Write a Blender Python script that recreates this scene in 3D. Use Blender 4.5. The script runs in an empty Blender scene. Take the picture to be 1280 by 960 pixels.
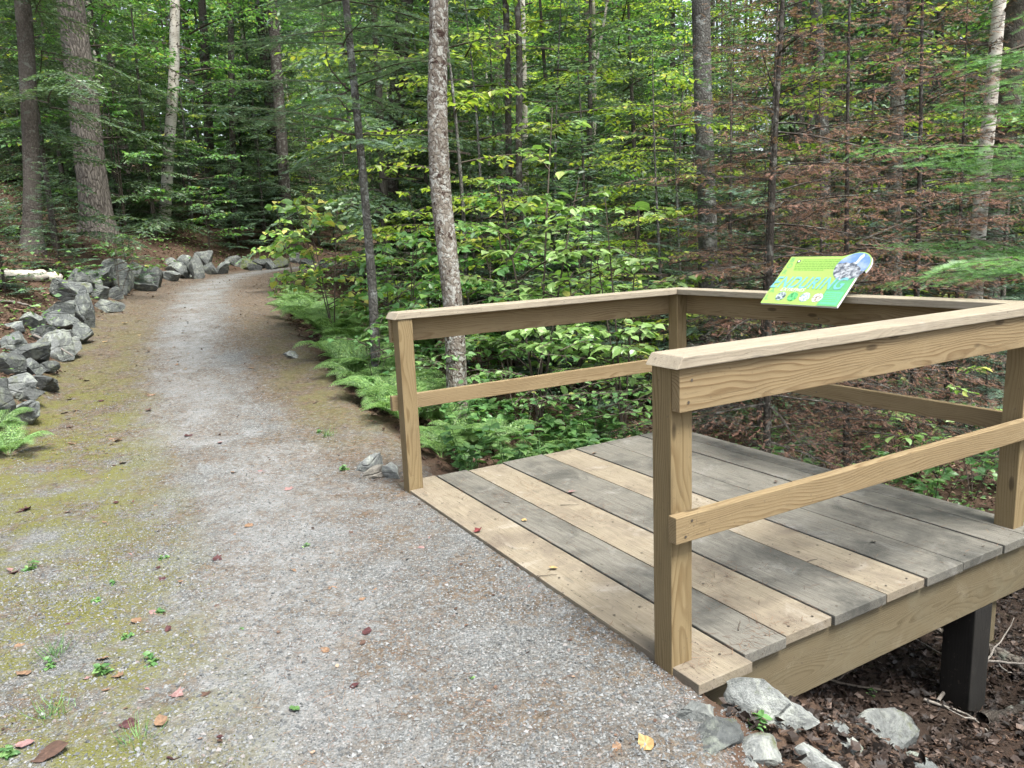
import bpy, bmesh, math, random
import numpy as np
from mathutils import Matrix, Vector

R_ = math.radians
rng = np.random.default_rng(7)
random.seed(7)
sc = bpy.context.scene
COL = sc.collection

# ------------------------------------------------------------------ camera
F_PX, PITCH, ROLL, HC = 942.9, 0.1827, -0.0434, 1.4324
cp, sp, cr, sr = math.cos(PITCH), math.sin(PITCH), math.cos(ROLL), math.sin(ROLL)
RT = Vector((1, 0, 0)); UP = Vector((0, sp, cp)); FW = Vector((0, cp, -sp))
cam_r = cr * RT + sr * UP
cam_u = -sr * RT + cr * UP
cam_d = bpy.data.cameras.new('camera')
cam_d.sensor_width = 36; cam_d.lens = F_PX / 1280 * 36
cam_d.clip_start = 0.05; cam_d.clip_end = 1000
cam = bpy.data.objects.new('camera', cam_d); COL.objects.link(cam)
M = Matrix((cam_r, cam_u, -FW)).transposed().to_4x4()
M.translation = Vector((0, 0, HC))
cam.matrix_world = M
sc.camera = cam
CR, CU, CF = np.array(cam_r), np.array(cam_u), np.array(FW)

def ray(px, py):
    return CR * (px - 640) / F_PX + CU * (480 - py) / F_PX + CF

def at(px, py, Y):
    d = ray(px, py)
    return np.array([0, 0, HC]) + d * (Y / d[1])

def project(p):
    q = np.asarray(p, float) - np.array([0, 0, HC])
    z = q @ CF
    return 640 + F_PX * (q @ CR) / z, 480 - F_PX * (q @ CU) / z

# ------------------------------------------------------------------ terrain
PATH = np.array([  # centre x, y, z, half width
    (-1.25, -4, 0, 2.0), (-1.3, -1, 0, 2.0), (-1.4, 2.0, 0, 1.95), (-1.75, 3.6, 0, 1.6), (-2.05, 4.6, 0, 1.42), (-2.6, 6, .1, 1.35),
    (-3.1, 7.3, .24, 1.25), (-4.4, 10.4, .62, 1.2), (-5.75, 14.5, .93, 1.1), (-6.1, 17.5, 1.05, 1.05), (-5.3, 20, 1.12, 1.05),
    (-3.2, 21.6, 1.15, 1.1), (0.5, 22.6, 1.15, 1.1), (6, 23.2, 1.0, 1.1), (14, 24, 0.8, 1.1)])

def _resample():
    P = PATH; t = np.arange(len(P)); tt = np.linspace(0, len(P) - 1, 260)
    out = []
    for c in range(4):
        out.append(np.interp(tt, t, P[:, c]))
    A = np.array(out).T
    k = np.ones(13) / 13
    B = A.copy()
    for c in range(4):
        pad = np.pad(A[:, c], 6, mode='edge')
        B[:, c] = np.convolve(pad, k, 'valid')
    return B
PC = _resample()
TAN = np.gradient(PC[:, :2], axis=0); TAN /= np.linalg.norm(TAN, axis=1)[:, None]

def lateral(x, y):
    """signed distance from the path centre line (left positive), half width, path z"""
    x = np.atleast_1d(np.asarray(x, float)); y = np.atleast_1d(np.asarray(y, float))
    d = np.empty(len(x)); hw = np.empty(len(x)); z = np.empty(len(x))
    for s in range(0, len(x), 20000):
        e = slice(s, s + 20000)
        dx = x[e, None] - PC[None, :, 0]; dy = y[e, None] - PC[None, :, 1]
        i = np.argmin(dx * dx + dy * dy, axis=1); n = np.arange(len(i))
        tx, ty = TAN[i, 0], TAN[i, 1]
        cross = tx * dy[n, i] - ty * dx[n, i]
        dist = np.sqrt(dx[n, i] ** 2 + dy[n, i] ** 2)
        d[e] = np.where(cross >= 0, dist, -dist); hw[e] = PC[i, 3]; z[e] = PC[i, 2]
    return d, hw, z

cps = []
for i in range(0, 260, 9):
    cx, cy, cz, hw = PC[i]; nx, ny = -TAN[i, 1], TAN[i, 0]
    for k in (-.85, 0, .9):
        cps.append((cx + nx * hw * k, cy + ny * hw * k, cz - .018))
    if cy < 21:
        for off, dz in ((.75, .50), (1.7, .90), (5, 1.9), (12, 3.5)):
            if off > 3 and i % 18: continue
            x_, y_ = cx + nx * (hw + off), cy + ny * (hw + off)
            cps.append((x_, y_, cz + dz * (0.75 if cy < 4 else 1)))
    else:
        cps.append((cx + nx * (hw + 3), cy + ny * (hw + 3), cz + .7))
cps += [(-.85, 5.3, -.03), (-.45, 6.1, -.15), (-.25, 4.95, -.16), (.3, 5.05, -.3), (.8, 5.7, -.45), (1.5, 5.3, -.62), (2.5, 5.5, -.8),
        (0, 7.5, -.4), (2.5, 4.2, -.78), (2.03, 3.2, -.70), (1.5, 2.75, -.52), (1.05, 2.6, -.2), (.62, 2.2, -.05), (.55, 1.6, -.03), (.5, 0.5, -.03),
        (.98, 2.1, -.22), (1.25, 2.25, -.42), (1.6, 2.1, -.6), (1.3, 1.4, -.6), (2.2, 1.5, -.85), (1.2, 0, -.6), (3, 2.8, -.9), (4, 4, -1), (6, 8, -1.1), (3, 10, -1.05),
        (.5, 9.5, -.6), (-1, 8, -.12), (-1.4, 10.5, .1), (0, 12, -.5), (5, 15, -.9), (-2.5, 14, .5), (-2.6, 17.5, .8), (0, 17.5, .3), (10, 14, -1), (3, 18, -.3), (10, 18, -.5),
        (15, 28, .4), (3, 28, 1.1), (-5, 28, 2.2), (-12, 27, 3.6), (20, 45, 3), (0, 45, 3.5), (-20, 45, 7), (-30, 20, 6.5), (-22, 8, 5),
        (12, 0, -1.4), (8, 3, -1.2), (5, -6, -1.2), (-18, -6, 3.4), (25, 10, -1), (-1, -14, 0)]
for a in range(0, 360, 20):
    for rr in (85, 140):
        x_, y_ = rr * math.cos(R_(a)), rr * math.sin(R_(a))
        cps.append((x_, y_, np.interp(a, (0, 60, 120, 180, 270, 360), (4, 8, 12, 11, 3, 4)) * (1 if rr < 100 else 1.6)))
cps = np.array(cps)
# thin duplicates
keep = []
for i, c in enumerate(cps):
    if all(np.hypot(*(c[:2] - cps[j][:2])) > .28 for j in keep): keep.append(i)
cps = cps[keep]
def _phi(r2): return 0.5 * r2 * np.log(r2 + 1e-9)
_n = len(cps)
_d2 = ((cps[:, None, :2] - cps[None, :, :2]) ** 2).sum(-1)
_A = np.zeros((_n + 3, _n + 3)); _A[:_n, :_n] = _phi(_d2) + np.eye(_n) * .02
_A[:_n, _n] = 1; _A[:_n, _n + 1:] = cps[:, :2]; _A[_n:, :_n] = _A[:_n, _n:].T
_w = np.linalg.solve(_A, np.concatenate([cps[:, 2], [0, 0, 0]]))

def vnoise(x, y, seed=0):
    """smooth value noise"""
    xi = np.floor(x).astype(np.int64); yi = np.floor(y).astype(np.int64); fx = x - xi; fy = y - yi
    fx = fx * fx * (3 - 2 * fx); fy = fy * fy * (3 - 2 * fy)
    def h(a, b):
        n = (a * 374761393 + b * 668265263 + seed * 1442695041) & 0xffffffff
        n = ((n ^ (n >> 13)) * 1274126177) & 0xffffffff
        return ((n ^ (n >> 16)) & 0xffff) / 65535.0
    return (h(xi, yi) * (1 - fx) + h(xi + 1, yi) * fx) * (1 - fy) + (h(xi, yi + 1) * (1 - fx) + h(xi + 1, yi + 1) * fx) * fy

def terrain(x, y):
    x = np.atleast_1d(np.asarray(x, float)); y = np.atleast_1d(np.asarray(y, float))
    out = np.empty(len(x))
    for s in range(0, len(x), 20000):
        e = slice(s, s + 20000)
        r2 = (x[e, None] - cps[None, :, 0]) ** 2 + (y[e, None] - cps[None, :, 1]) ** 2
        out[e] = _phi(r2) @ _w[:_n] + _w[_n] + _w[_n + 1] * x[e] + _w[_n + 2] * y[e]
    d, hw, pz = lateral(x, y)
    inside = np.clip((hw + .15 - np.abs(d)) / .3, 0, 1)          # 1 on the path
    inside = inside * inside * (3 - 2 * inside)
    out = out * (1 - inside) + (pz - .018) * inside
    # gravel is level with the first board; keep ground below the boards beyond it
    dk = (x - .5) * .871 + (y - 2.34) * .492
    uu = -(x - .5) * .492 + (y - 2.34) * .871
    under = np.clip((dk - .02) / .12, 0, 1) * np.clip((uu + .25) / .1, 0, 1) * np.clip((2.62 - uu) / .1, 0, 1) * (dk < 3)
    out = out - under * .12 * np.clip((3 - dk), 0, 1)
    far = np.clip((np.hypot(x, y - 4) - 2) / 8, 0, 1)
    rough = (1 - inside)
    out += rough * ((vnoise(x * 1.3, y * 1.3, 3) - .5) * .10 + (vnoise(x * 5, y * 5, 4) - .5) * .035)
    out += rough * far * (vnoise(x * .35, y * .35, 5) - .5) * .35
    out += inside * ((vnoise(x * 1.1, y * 1.1, 6) - .5) * .016 * np.clip((-dk) / .5, 0, 1) + (vnoise(x * 9, y * 9, 7) - .5) * .005)
    return out

def tz(x, y): return float(terrain(x, y)[0])

def hit(px, py):
    d = ray(px, py); o = np.array([0, 0, HC])
    ts = np.concatenate([np.arange(1, 12, .04), np.arange(12, 60, .15)])
    P = o + ts[:, None] * d
    g = P[:, 2] - terrain(P[:, 0], P[:, 1])
    k = np.argmax(g < 0) if (g < 0).any() else len(ts) - 1
    return P[k]

def colx(px, Y):
    """x so that the ground point at depth Y shows in picture column px"""
    x = (px - 640) / F_PX * Y
    for _ in range(6):
        z = tz(x, Y); q, _y = project((x, Y, z))
        x += (px - q) / F_PX * Y
    return x

# ------------------------------------------------------------------ object helpers
def props(o, label=None, cat=None, group=None, kind=None):
    if label: o['label'] = label
    if cat: o['category'] = cat
    if group: o['group'] = group
    if kind: o['kind'] = kind
    return o

def empty(name, loc, label, cat, group=None, rz=0):
    o = bpy.data.objects.new(name, None); COL.objects.link(o)
    o.location = loc; o.rotation_euler = (0, 0, rz); o.empty_display_size = .1
    return props(o, label, cat, group)

def mesh_data(name, parts, mats, smooth=False):
    """parts: list of (V, F, material index)"""
    me = bpy.data.meshes.new(name)
    V = np.concatenate([p[0] for p in parts]) if parts else np.zeros((0, 3))
    off = 0; loops = []; starts = []; totals = []; mi = []; L = 0
    for v, f, m in parts:
        f = np.asarray(f)
        if len(f):
            n, k = f.shape
            loops.append((f + off).ravel()); starts.append(L + np.arange(n) * k); totals.append(np.full(n, k)); mi.append(np.full(n, m)); L += n * k
        off += len(v)
    loops = np.concatenate(loops).astype(np.int32); starts = np.concatenate(starts).astype(np.int32)
    totals = np.concatenate(totals).astype(np.int32); mi = np.concatenate(mi).astype(np.int32)
    me.vertices.add(len(V)); me.vertices.foreach_set('co', V.astype(np.float32).ravel())
    me.loops.add(len(loops)); me.loops.foreach_set('vertex_index', loops)
    me.polygons.add(len(starts)); me.polygons.foreach_set('loop_start', starts); me.polygons.foreach_set('loop_total', totals)
    for m in mats: me.materials.append(m)
    me.polygons.foreach_set('material_index', mi)
    me.polygons.foreach_set('use_smooth', np.full(len(starts), smooth, dtype=bool))
    me.update(calc_edges=True)
    return me

def link(name, me, parent=None, loc=None, rot=None, scale=None):
    o = bpy.data.objects.new(name, me); COL.objects.link(o)
    if parent: o.parent = parent
    if loc is not None: o.location = loc
    if rot is not None: o.rotation_euler = rot
    if scale is not None: o.scale = scale
    return o

def mobj(name, parts, mats, parent=None, smooth=False, **k):
    return link(name, mesh_data(name, parts, mats, smooth), parent, **k)

# ------------------------------------------------------------------ materials
def mat(name):
    m = bpy.data.materials.new(name); m.use_nodes = True
    nt = m.node_tree; nt.nodes.clear()
    out = nt.nodes.new('ShaderNodeOutputMaterial')
    return m, nt, out

class NT:
    def __init__(s, nt): s.nt = nt
    def n(s, t, **k):
        o = s.nt.nodes.new(t)
        for a, b in k.items(): setattr(o, a, b)
        return o
    def l(s, a, b): s.nt.links.new(a, b)
    def put(s, sock, v):
        if hasattr(v, 'is_linked') or hasattr(v, 'links'): s.l(v, sock)
        else: sock.default_value = v
    def noise(s, vec, scale, detail=4, rough=.55, dist=0):
        o = s.n('ShaderNodeTexNoise'); s.l(vec, o.inputs['Vector'])
        o.inputs['Scale'].default_value = scale; o.inputs['Detail'].default_value = detail
        o.inputs['Roughness'].default_value = rough; o.inputs['Distortion'].default_value = dist
        return o.outputs['Fac']
    def ramp(s, fac, stops, interp='LINEAR'):
        o = s.n('ShaderNodeValToRGB'); s.l(fac, o.inputs['Fac']); cr_ = o.color_ramp; cr_.interpolation = interp
        while len(cr_.elements) > 1: cr_.elements.remove(cr_.elements[-1])
        cr_.elements[0].position = stops[0][0]; c = stops[0][1]; cr_.elements[0].color = (c if hasattr(c, '__len__') else (c, c, c)) + ((1,) if True else ())
        for p_, c in stops[1:]:
            e = cr_.elements.new(p_); e.color = (c if hasattr(c, '__len__') else (c, c, c)) + (1,)
        return o.outputs['Color']
    def mix(s, f, a, b, blend='MIX'):
        o = s.n('ShaderNodeMix', data_type='RGBA', blend_type=blend)
        s.put(o.inputs[0], f)
        for sock, v in ((o.inputs[6], a), (o.inputs[7], b)):
            if isinstance(v, tuple): sock.default_value = v + (1,) if len(v) == 3 else v
            else: s.l(v, sock)
        return o.outputs[2]
    def math(s, op, a, b=0.0, clamp=False):
        o = s.n('ShaderNodeMath', operation=op, use_clamp=clamp); s.put(o.inputs[0], a); s.put(o.inputs[1], b)
        return o.outputs[0]
    def mapping(s, vec, scale=(1, 1, 1), loc=(0, 0, 0)):
        o = s.n('ShaderNodeMapping'); s.l(vec, o.inputs[0]); o.inputs['Scale'].default_value = scale; o.inputs['Location'].default_value = loc
        return o.outputs[0]
    def bsdf(s, color, rough=.8, normal=None, spec=.3):
        o = s.n('ShaderNodeBsdfPrincipled'); s.put(o.inputs['Base Color'], color if not isinstance(color, tuple) else color + (1,))
        s.put(o.inputs['Roughness'], rough); o.inputs['Specular IOR Level'].default_value = spec
        if normal is not None: s.l(normal, o.inputs['Normal'])
        return o
    def bump(s, h, strength=.5, dist=.01, normal=None):
        o = s.n('ShaderNodeBump'); o.inputs['Strength'].default_value = strength; o.inputs['Distance'].default_value = dist
        s.l(h, o.inputs['Height'])
        if normal is not None: s.l(normal, o.inputs['Normal'])
        return o.outputs[0]

def leaf_mat(name, stops, transl=.35, rough=.42, spec=.55, vary=.35):
    """stops = ramp over a random value per leaf; object random shifts the brightness a little"""
    m, nt, out = mat(name); N = NT(nt)
    g = N.n('ShaderNodeNewGeometry'); oi = N.n('ShaderNodeObjectInfo')
    c = N.ramp(g.outputs['Random Per Island'], stops)
    f = N.math('MULTIPLY_ADD', oi.outputs['Random'], vary); f.node.inputs[2].default_value = 1 - vary / 2
    v = N.n('ShaderNodeVectorMath', operation='SCALE'); N.l(c, v.inputs[0]); N.l(f, v.inputs['Scale'])
    col = v.outputs[0]
    b = N.bsdf(col, rough, spec=spec)
    t = N.n('ShaderNodeBsdfTranslucent')
    tc = N.mix(1.0, col, (1.15, 1.25, .6), 'MULTIPLY'); N.l(tc, t.inputs['Color'])
    ms = N.n('ShaderNodeMixShader'); ms.inputs[0].default_value = transl
    N.l(b.outputs[0], ms.inputs[1]); N.l(t.outputs[0], ms.inputs[2]); N.l(ms.outputs[0], out.inputs[0])
    return m

def wood_mat(name, light, dark, ringf=150, grey=0.0, dirt=.3, rough=.75, blotch=(.12, .13, .115), bright=(.4, .4, .38), greycol=(.21, .215, .205), cracks=.5):
    m, nt, out = mat(name); N = NT(nt)
    tc = N.n('ShaderNodeTexCoord'); oi = N.n('ShaderNodeObjectInfo')
    # every board is cut from its own place in the log
    off = N.n('ShaderNodeVectorMath', operation='SCALE'); cx = N.n('ShaderNodeCombineXYZ')
    r = oi.outputs['Random']
    N.l(N.math('MULTIPLY', r, 37.0), cx.inputs[0])
    r2 = N.math('FRACT', N.math('MULTIPLY', r, 17.3)); r3 = N.math('FRACT', N.math('MULTIPLY', r, 41.7))
    N.l(N.math('MULTIPLY_ADD', r2, .09), cx.inputs[1]); cx.inputs[1].links[0].from_node.inputs[2].default_value = -.045
    N.l(N.math('MULTIPLY_ADD', r3, .05), cx.inputs[2]); cx.inputs[2].links[0].from_node.inputs[2].default_value = .035
    add = N.n('ShaderNodeVectorMath', operation='ADD'); N.l(tc.outputs['Object'], add.inputs[0]); N.l(cx.outputs[0], add.inputs[1])
    P = add.outputs[0]
    lowv = N.mapping(P, (1.1, 5, 5))
    wn = N.n('ShaderNodeTexNoise'); N.l(lowv, wn.inputs['Vector']); wn.inputs['Scale'].default_value = 1.3; wn.inputs['Detail'].default_value = 2
    sub = N.n('ShaderNodeVectorMath', operation='SUBTRACT'); N.l(wn.outputs['Color'], sub.inputs[0]); sub.inputs[1].default_value = (.5, .5, .5)
    scl = N.n('ShaderNodeVectorMath', operation='MULTIPLY'); N.l(sub.outputs[0], scl.inputs[0]); scl.inputs[1].default_value = (0, .11, .11)
    ad2 = N.n('ShaderNodeVectorMath', operation='ADD'); N.l(P, ad2.inputs[0]); N.l(scl.outputs[0], ad2.inputs[1])
    mul = N.n('ShaderNodeVectorMath', operation='MULTIPLY'); N.l(ad2.outputs[0], mul.inputs[0]); mul.inputs[1].default_value = (0, 1, 1)
    ln = N.n('ShaderNodeVectorMath', operation='LENGTH'); N.l(mul.outputs[0], ln.inputs[0])
    ring = N.math('FRACT', N.math('MULTIPLY', ln.outputs['Value'], ringf))
    ringc = N.ramp(ring, [(0, 0.0), (.45, .15), (.82, 1.0), (.93, .8), (1, 0.0)])
    fine = N.noise(N.mapping(P, (3, 160, 160)), 1.0, 3, .6)
    rw = N.ramp(N.noise(N.mapping(P, (1.2, 9, 9), (2, 7, 4)), 1.6, 3, .6), [(.3, .25), (.65, .85)])
    grain = N.math('ADD', N.math('MULTIPLY', ringc, rw), N.math('MULTIPLY', fine, .45), True)
    col = N.mix(grain, light, dark)
    # knots
    vo = N.n('ShaderNodeTexVoronoi'); N.l(N.mapping(P, (3.0, 9, 9)), vo.inputs['Vector']); vo.inputs['Scale'].default_value = 1.0
    kn = N.ramp(vo.outputs['Distance'], [(0, 1.0), (.085, .9), (.13, 0.0)])
    col = N.mix(N.math('MULTIPLY', kn, .8), col, tuple(c * .35 for c in dark))
    if grey > 0:
        gn = N.noise(N.mapping(P, (1.5, 5, 5)), 1.6, 6, .65)
        g2 = N.noise(N.mapping(P, (5, 90, 90)), 1.0, 4, .7)
        gcol = N.mix(N.ramp(g2, [(.3, 0.0), (.7, 1.0)]), tuple(c * .62 for c in greycol), tuple(c * 1.25 for c in greycol))
        col = N.mix(N.math('MULTIPLY', grey, N.ramp(gn, [(.15, .75), (.6, 1.0)])), col, gcol)
    # dirt blotches and pale scuffs with shapes of their own
    dn = N.noise(P, 3.2, 7, .68, .4)
    col = N.mix(N.math('MULTIPLY', N.ramp(dn, [(.46, 0.0), (.66, 1.0)]), dirt), col, blotch)
    wn2 = N.noise(N.mapping(P, (1, 1, 1), (5, 2, 8)), 4.5, 8, .7, .8)
    col = N.mix(N.math('MULTIPLY', N.ramp(wn2, [(.56, 0.0), (.76, 1.0)]), dirt * .5), col, bright)
    sp_ = N.noise(P, 70, 3, .5)
    col = N.mix(N.math('MULTIPLY', N.ramp(sp_, [(.66, 0.0), (.72, 1.0)]), min(1, dirt * 1.2)), col, (.06, .045, .035))
    # fine drying cracks along the grain
    ck = N.noise(N.mapping(P, (1.6, 75, 75), (3, 1, 2)), 1.0, 2, .5)
    crk = N.ramp(ck, [(.485, 0.0), (.5, 1.0), (.515, 0.0)])
    col = N.mix(N.math('MULTIPLY', crk, cracks * .5), col, tuple(c * .3 for c in dark))
    h = N.math('SUBTRACT', N.math('MULTIPLY', grain, .5), N.math('MULTIPLY', crk, cracks))
    b = N.bsdf(col, rough, N.bump(h, .45, .0022), .25); N.l(b.outputs[0], out.inputs[0])
    return m

MW_POST = wood_mat('treated_pine_post', (0.194, 0.149, 0.079), (0.113, 0.077, 0.034), 115, dirt=.3, blotch=(0.126, 0.095, 0.050), bright=(0.279, 0.225, 0.144), cracks=.5)
MW_RAIL = wood_mat('treated_pine_rail', (0.216, 0.166, 0.092), (0.115, 0.075, 0.035), 105, dirt=.3, blotch=(0.138, 0.101, 0.055), bright=(0.304, 0.248, 0.166), cracks=.5)
MW_CAP = wood_mat('weathered_cap', (.30, .25, .17), (.20, .15, .09), 140, grey=.5, greycol=(.26, .245, .205), dirt=.5, blotch=(.18, .155, .12), bright=(.38, .36, .31), cracks=.9, rough=.55)
MW_TAN = wood_mat('new_deck_board', (0.211, 0.171, 0.113), (0.144, 0.110, 0.065), 110, dirt=.95, blotch=(0.117, 0.097, 0.074), bright=(0.324, 0.302, 0.257), grey=.6, greycol=(0.184, 0.167, 0.131), cracks=.6)
MW_GREY = wood_mat('grey_deck_board', (0.152, 0.140, 0.116), (0.096, 0.086, 0.068), 110, grey=.8, greycol=(0.116, 0.112, 0.096), dirt=1.0, blotch=(0.048, 0.048, 0.042), bright=(0.240, 0.236, 0.220), cracks=.8)
MW_DARKGREY = wood_mat('damp_deck_board', (.19, .185, .16), (.12, .115, .1), 110, grey=.9, greycol=(.135, .14, .13), dirt=.65, blotch=(.055, .06, .055), bright=(.28, .28, .265), cracks=.8)
MW_JOIST = wood_mat('treated_joist', (0.119, 0.097, 0.058), (0.072, 0.056, 0.030), 120, dirt=.75, blotch=(0.115, 0.101, 0.065), bright=(0.202, 0.180, 0.130), cracks=.4)
MW_UNDERSHADE = wood_mat('shade_dark_timber', (0.015, 0.013, 0.011), (0.009, 0.008, 0.006), 120, grey=.4, greycol=(0.013, 0.013, 0.012), dirt=.5, blotch=(0.006, 0.006, 0.006), bright=(0.025, 0.025, 0.023))  # shade under the platform is put into this near-black wood colour

def bark_mat(name, base, crack, stretch=(14, 14, 3), scale=1.0, patches=None, patch_scale=9, patch_lo=.5, patch_hi=.56, bump=.02, bstr=.8, lent=None, patches2=None):
    m, nt, out = mat(name); N = NT(nt)
    tc = N.n('ShaderNodeTexCoord'); P = tc.outputs['Object']
    vo = N.n('ShaderNodeTexVoronoi', feature='DISTANCE_TO_EDGE')
    wob = N.n('ShaderNodeTexNoise'); N.l(P, wob.inputs['Vector']); wob.inputs['Scale'].default_value = 7; wob.inputs['Detail'].default_value = 3
    ws = N.n('ShaderNodeVectorMath', operation='MULTIPLY_ADD'); N.l(wob.outputs['Color'], ws.inputs[0]); ws.inputs[1].default_value = (.06, .06, .12); N.l(P, ws.inputs[2])
    N.l(N.mapping(ws.outputs[0], stretch), vo.inputs['Vector']); vo.inputs['Scale'].default_value = scale
    e = N.ramp(vo.outputs['Distance'], [(0, 0.0), (.18, .75), (.5, 1.0)])
    n1 = N.noise(N.mapping(P, (stretch[0], stretch[1], stretch[2] * 1.2)), scale * 2.2, 6, .7)
    n2 = N.noise(P, 2.3, 4, .6)
    c = N.mix(e, crack, base)
    c = N.mix(N.ramp(n1, [(.3, .55), (.7, 0.0)]), c, crack)
    c = N.mix(N.ramp(n2, [(.35, 0.0), (.7, .5)]), c, tuple(min(1, x * 1.5) for x in base))
    h = N.math('ADD', N.math('MULTIPLY', e, .7), N.math('MULTIPLY', n1, .5))
    if lent:
        ln = N.noise(N.mapping(P, (9, 9, 42)), 1.0, 5, .7)
        c = N.mix(N.ramp(ln, [(.57, 0.0), (.62, 1.0)]), c, lent)
    if patches:
        pn = N.noise(P, patch_scale, 5, .62, .6)
        c = N.mix(N.ramp(pn, [(patch_lo, 0.0), (patch_hi, 1.0)]), c, patches)
    if patches2:
        pn = N.noise(N.mapping(P, (1, 1, 1), (9, 4, 2)), patch_scale * .8, 5, .6, .4)
        c = N.mix(N.ramp(pn, [(.57, 0.0), (.63, 1.0)]), c, patches2)
    b = N.bsdf(c, .9, N.bump(h, bstr, bump), .15); N.l(b.outputs[0], out.inputs[0])
    return m

MB_PINE = bark_mat('furrowed_bark', (0.147, 0.133, 0.115), (0.049, 0.042, 0.036), (14, 14, 3.2), 1.2, bump=.03, bstr=1)
MB_SPRUCE = bark_mat('scaly_bark', (0.108, 0.097, 0.083), (0.043, 0.036, 0.030), (22, 22, 12), 1.4, patches=(0.122, 0.130, 0.108), patch_scale=7, patch_lo=.57, patch_hi=.65, bump=.015)
MB_GREY = bark_mat('grey_scaly_bark', (0.112, 0.109, 0.098), (0.038, 0.034, 0.030), (24, 24, 14), 1.4, patches=(0.195, 0.203, 0.188), patch_scale=9, patch_lo=.53, patch_hi=.62, bump=.015)
MB_DARK = bark_mat('dark_bark', (0.064, 0.056, 0.048), (0.026, 0.022, 0.018), (30, 30, 10), 1.5, patches=(0.136, 0.136, 0.120), patch_scale=13, patch_lo=.52, patch_hi=.62, bump=.01)
MB_BIRCH = bark_mat('white_birch_bark', (0.504, 0.480, 0.432), (0.360, 0.324, 0.276), (5, 5, 3), .8, patches=(0.084, 0.066, 0.054), patch_scale=6.5, patch_lo=.565, patch_hi=.60, bump=.006, bstr=.5, lent=(0.096, 0.078, 0.066))
MB_MAPLE = bark_mat('speckled_maple_bark', (0.164, 0.148, 0.123), (0.066, 0.051, 0.041), (26, 26, 18), 1.2, patches=(0.271, 0.271, 0.246), patch_scale=24, patch_lo=.50, patch_hi=.58, bump=.008, patches2=(0.037, 0.023, 0.018))
MB_TWIG = bark_mat('twig_bark', (.09, .075, .06), (.045, .037, .03), (30, 30, 10), 1, bump=.003)
MB_DEAD = bark_mat('bare_grey_twig', (.19, .175, .155), (.09, .08, .07), (30, 30, 8), 1, bump=.003)

ML_HEM = leaf_mat('hemlock_needles', [(0, (.055, .10, .062)), (.5, (.095, .16, .088)), (1, (.16, .235, .12))], .35)
ML_FIR = leaf_mat('fir_needles', [(0, (.06, .11, .082)), (.6, (.10, .165, .118)), (1, (.16, .235, .155))], .3)
ML_NEARFIR = leaf_mat('bright_fir_needles', [(0, (.08, .18, .06)), (.6, (.14, .30, .10)), (1, (.24, .42, .15))], .35)
ML_BEECH = leaf_mat('beech_leaves', [(0, (.12, .21, .05)), (.5, (.27, .38, .075)), (.9, (.42, .52, .10)), (1, (.52, .48, .10))], .5)
ML_MAPLE = leaf_mat('maple_leaves', [(0, (.065, .155, .055)), (.6, (.12, .26, .08)), (.96, (.20, .36, .10)), (1, (.44, .42, .09))], .45)
ML_BROAD = leaf_mat('broad_leaves', [(0, (.12, .24, .07)), (.6, (.25, .40, .13)), (.97, (.34, .47, .20)), (1, (.45, .46, .12))], .38, .34, .6)
ML_YEL = leaf_mat('yellowing_leaves', [(0, (.10, .22, .06)), (.6, (.22, .35, .09)), (.85, (.42, .42, .11)), (1, (.50, .40, .14))], .45)
ML_FERN = leaf_mat('fern_fronds', [(0, (0.082, 0.164, 0.049)), (.7, (0.156, 0.279, 0.090)), (1, (0.246, 0.361, 0.123))], .4)
ML_RUST = leaf_mat('dead_needles', [(0, (0.141, 0.075, 0.055)), (.6, (0.255, 0.141, 0.106)), (1, (0.370, 0.238, 0.185))], .25, .8, .1)
ML_LITTER = leaf_mat('leaf_litter', [(0, (.035, .022, .016)), (.4, (.075, .047, .034)), (.75, (.13, .085, .062)), (.93, (.21, .15, .11)), (1, (.30, .22, .16))], .08, .8, .15, .2)
ML_DAMP_SHADE = leaf_mat('damp_shade_litter', [(0, (0.008, 0.006, 0.005)), (.5, (0.021, 0.014, 0.010)), (.8, (0.040, 0.027, 0.021)), (.95, (0.070, 0.048, 0.036)), (1, (0.128, 0.090, 0.070))], .04, .6, .3, .2)  # wet leaves, with the shade of the hollow also put into their colour
ML_PN = leaf_mat('dry_needles', [(0, (.06, .033, .022)), (.6, (.13, .075, .048)), (1, (.22, .14, .09))], 0.05, .8, .1, 0)
ML_MOSS = leaf_mat('moss_tufts', [(0, (.07, .075, .02)), (.6, (.12, .125, .035)), (1, (.19, .185, .05))], .3, .8, .1, 0)
ML_HERB = leaf_mat('herb_leaves', [(0, (.06, .15, .05)), (.6, (.11, .23, .075)), (1, (.20, .34, .11))], .4)
ML_COVER = leaf_mat('cover_leaves', [(0, (.055, .13, .045)), (.6, (.11, .22, .07)), (.95, (.18, .31, .09)), (1, (.35, .33, .09))], .38)

def plain_leaf(name, c1, c2):
    m, nt, out = mat(name); N = NT(nt); tc = N.n('ShaderNodeTexCoord')
    n = N.noise(tc.outputs['Object'], 60, 4, .6)
    c = N.mix(N.ramp(n, [(.35, 0.0), (.65, 1.0)]), c1, c2)
    b = N.bsdf(c, .65, N.bump(n, .3, .002), .3); N.l(b.outputs[0], out.inputs[0]); return m
FALL = {'red': plain_leaf('red_leaf', (.13, .022, .022), (.07, .015, .016)), 'maroon': plain_leaf('maroon_leaf', (.065, .022, .022), (.035, .014, .015)),
        'pink': plain_leaf('pink_leaf', (.24, .15, .14), (.16, .09, .085)), 'tan': plain_leaf('tan_leaf', (.20, .125, .075), (.11, .068, .042)),
        'yellow': plain_leaf('yellow_leaf', (.34, .25, .11), (.24, .15, .06)), 'brown': plain_leaf('brown_leaf', (.085, .05, .035), (.05, .03, .022)),
        'green': plain_leaf('green_leaf', (.07, .14, .04), (.045, .10, .03))}

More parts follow.
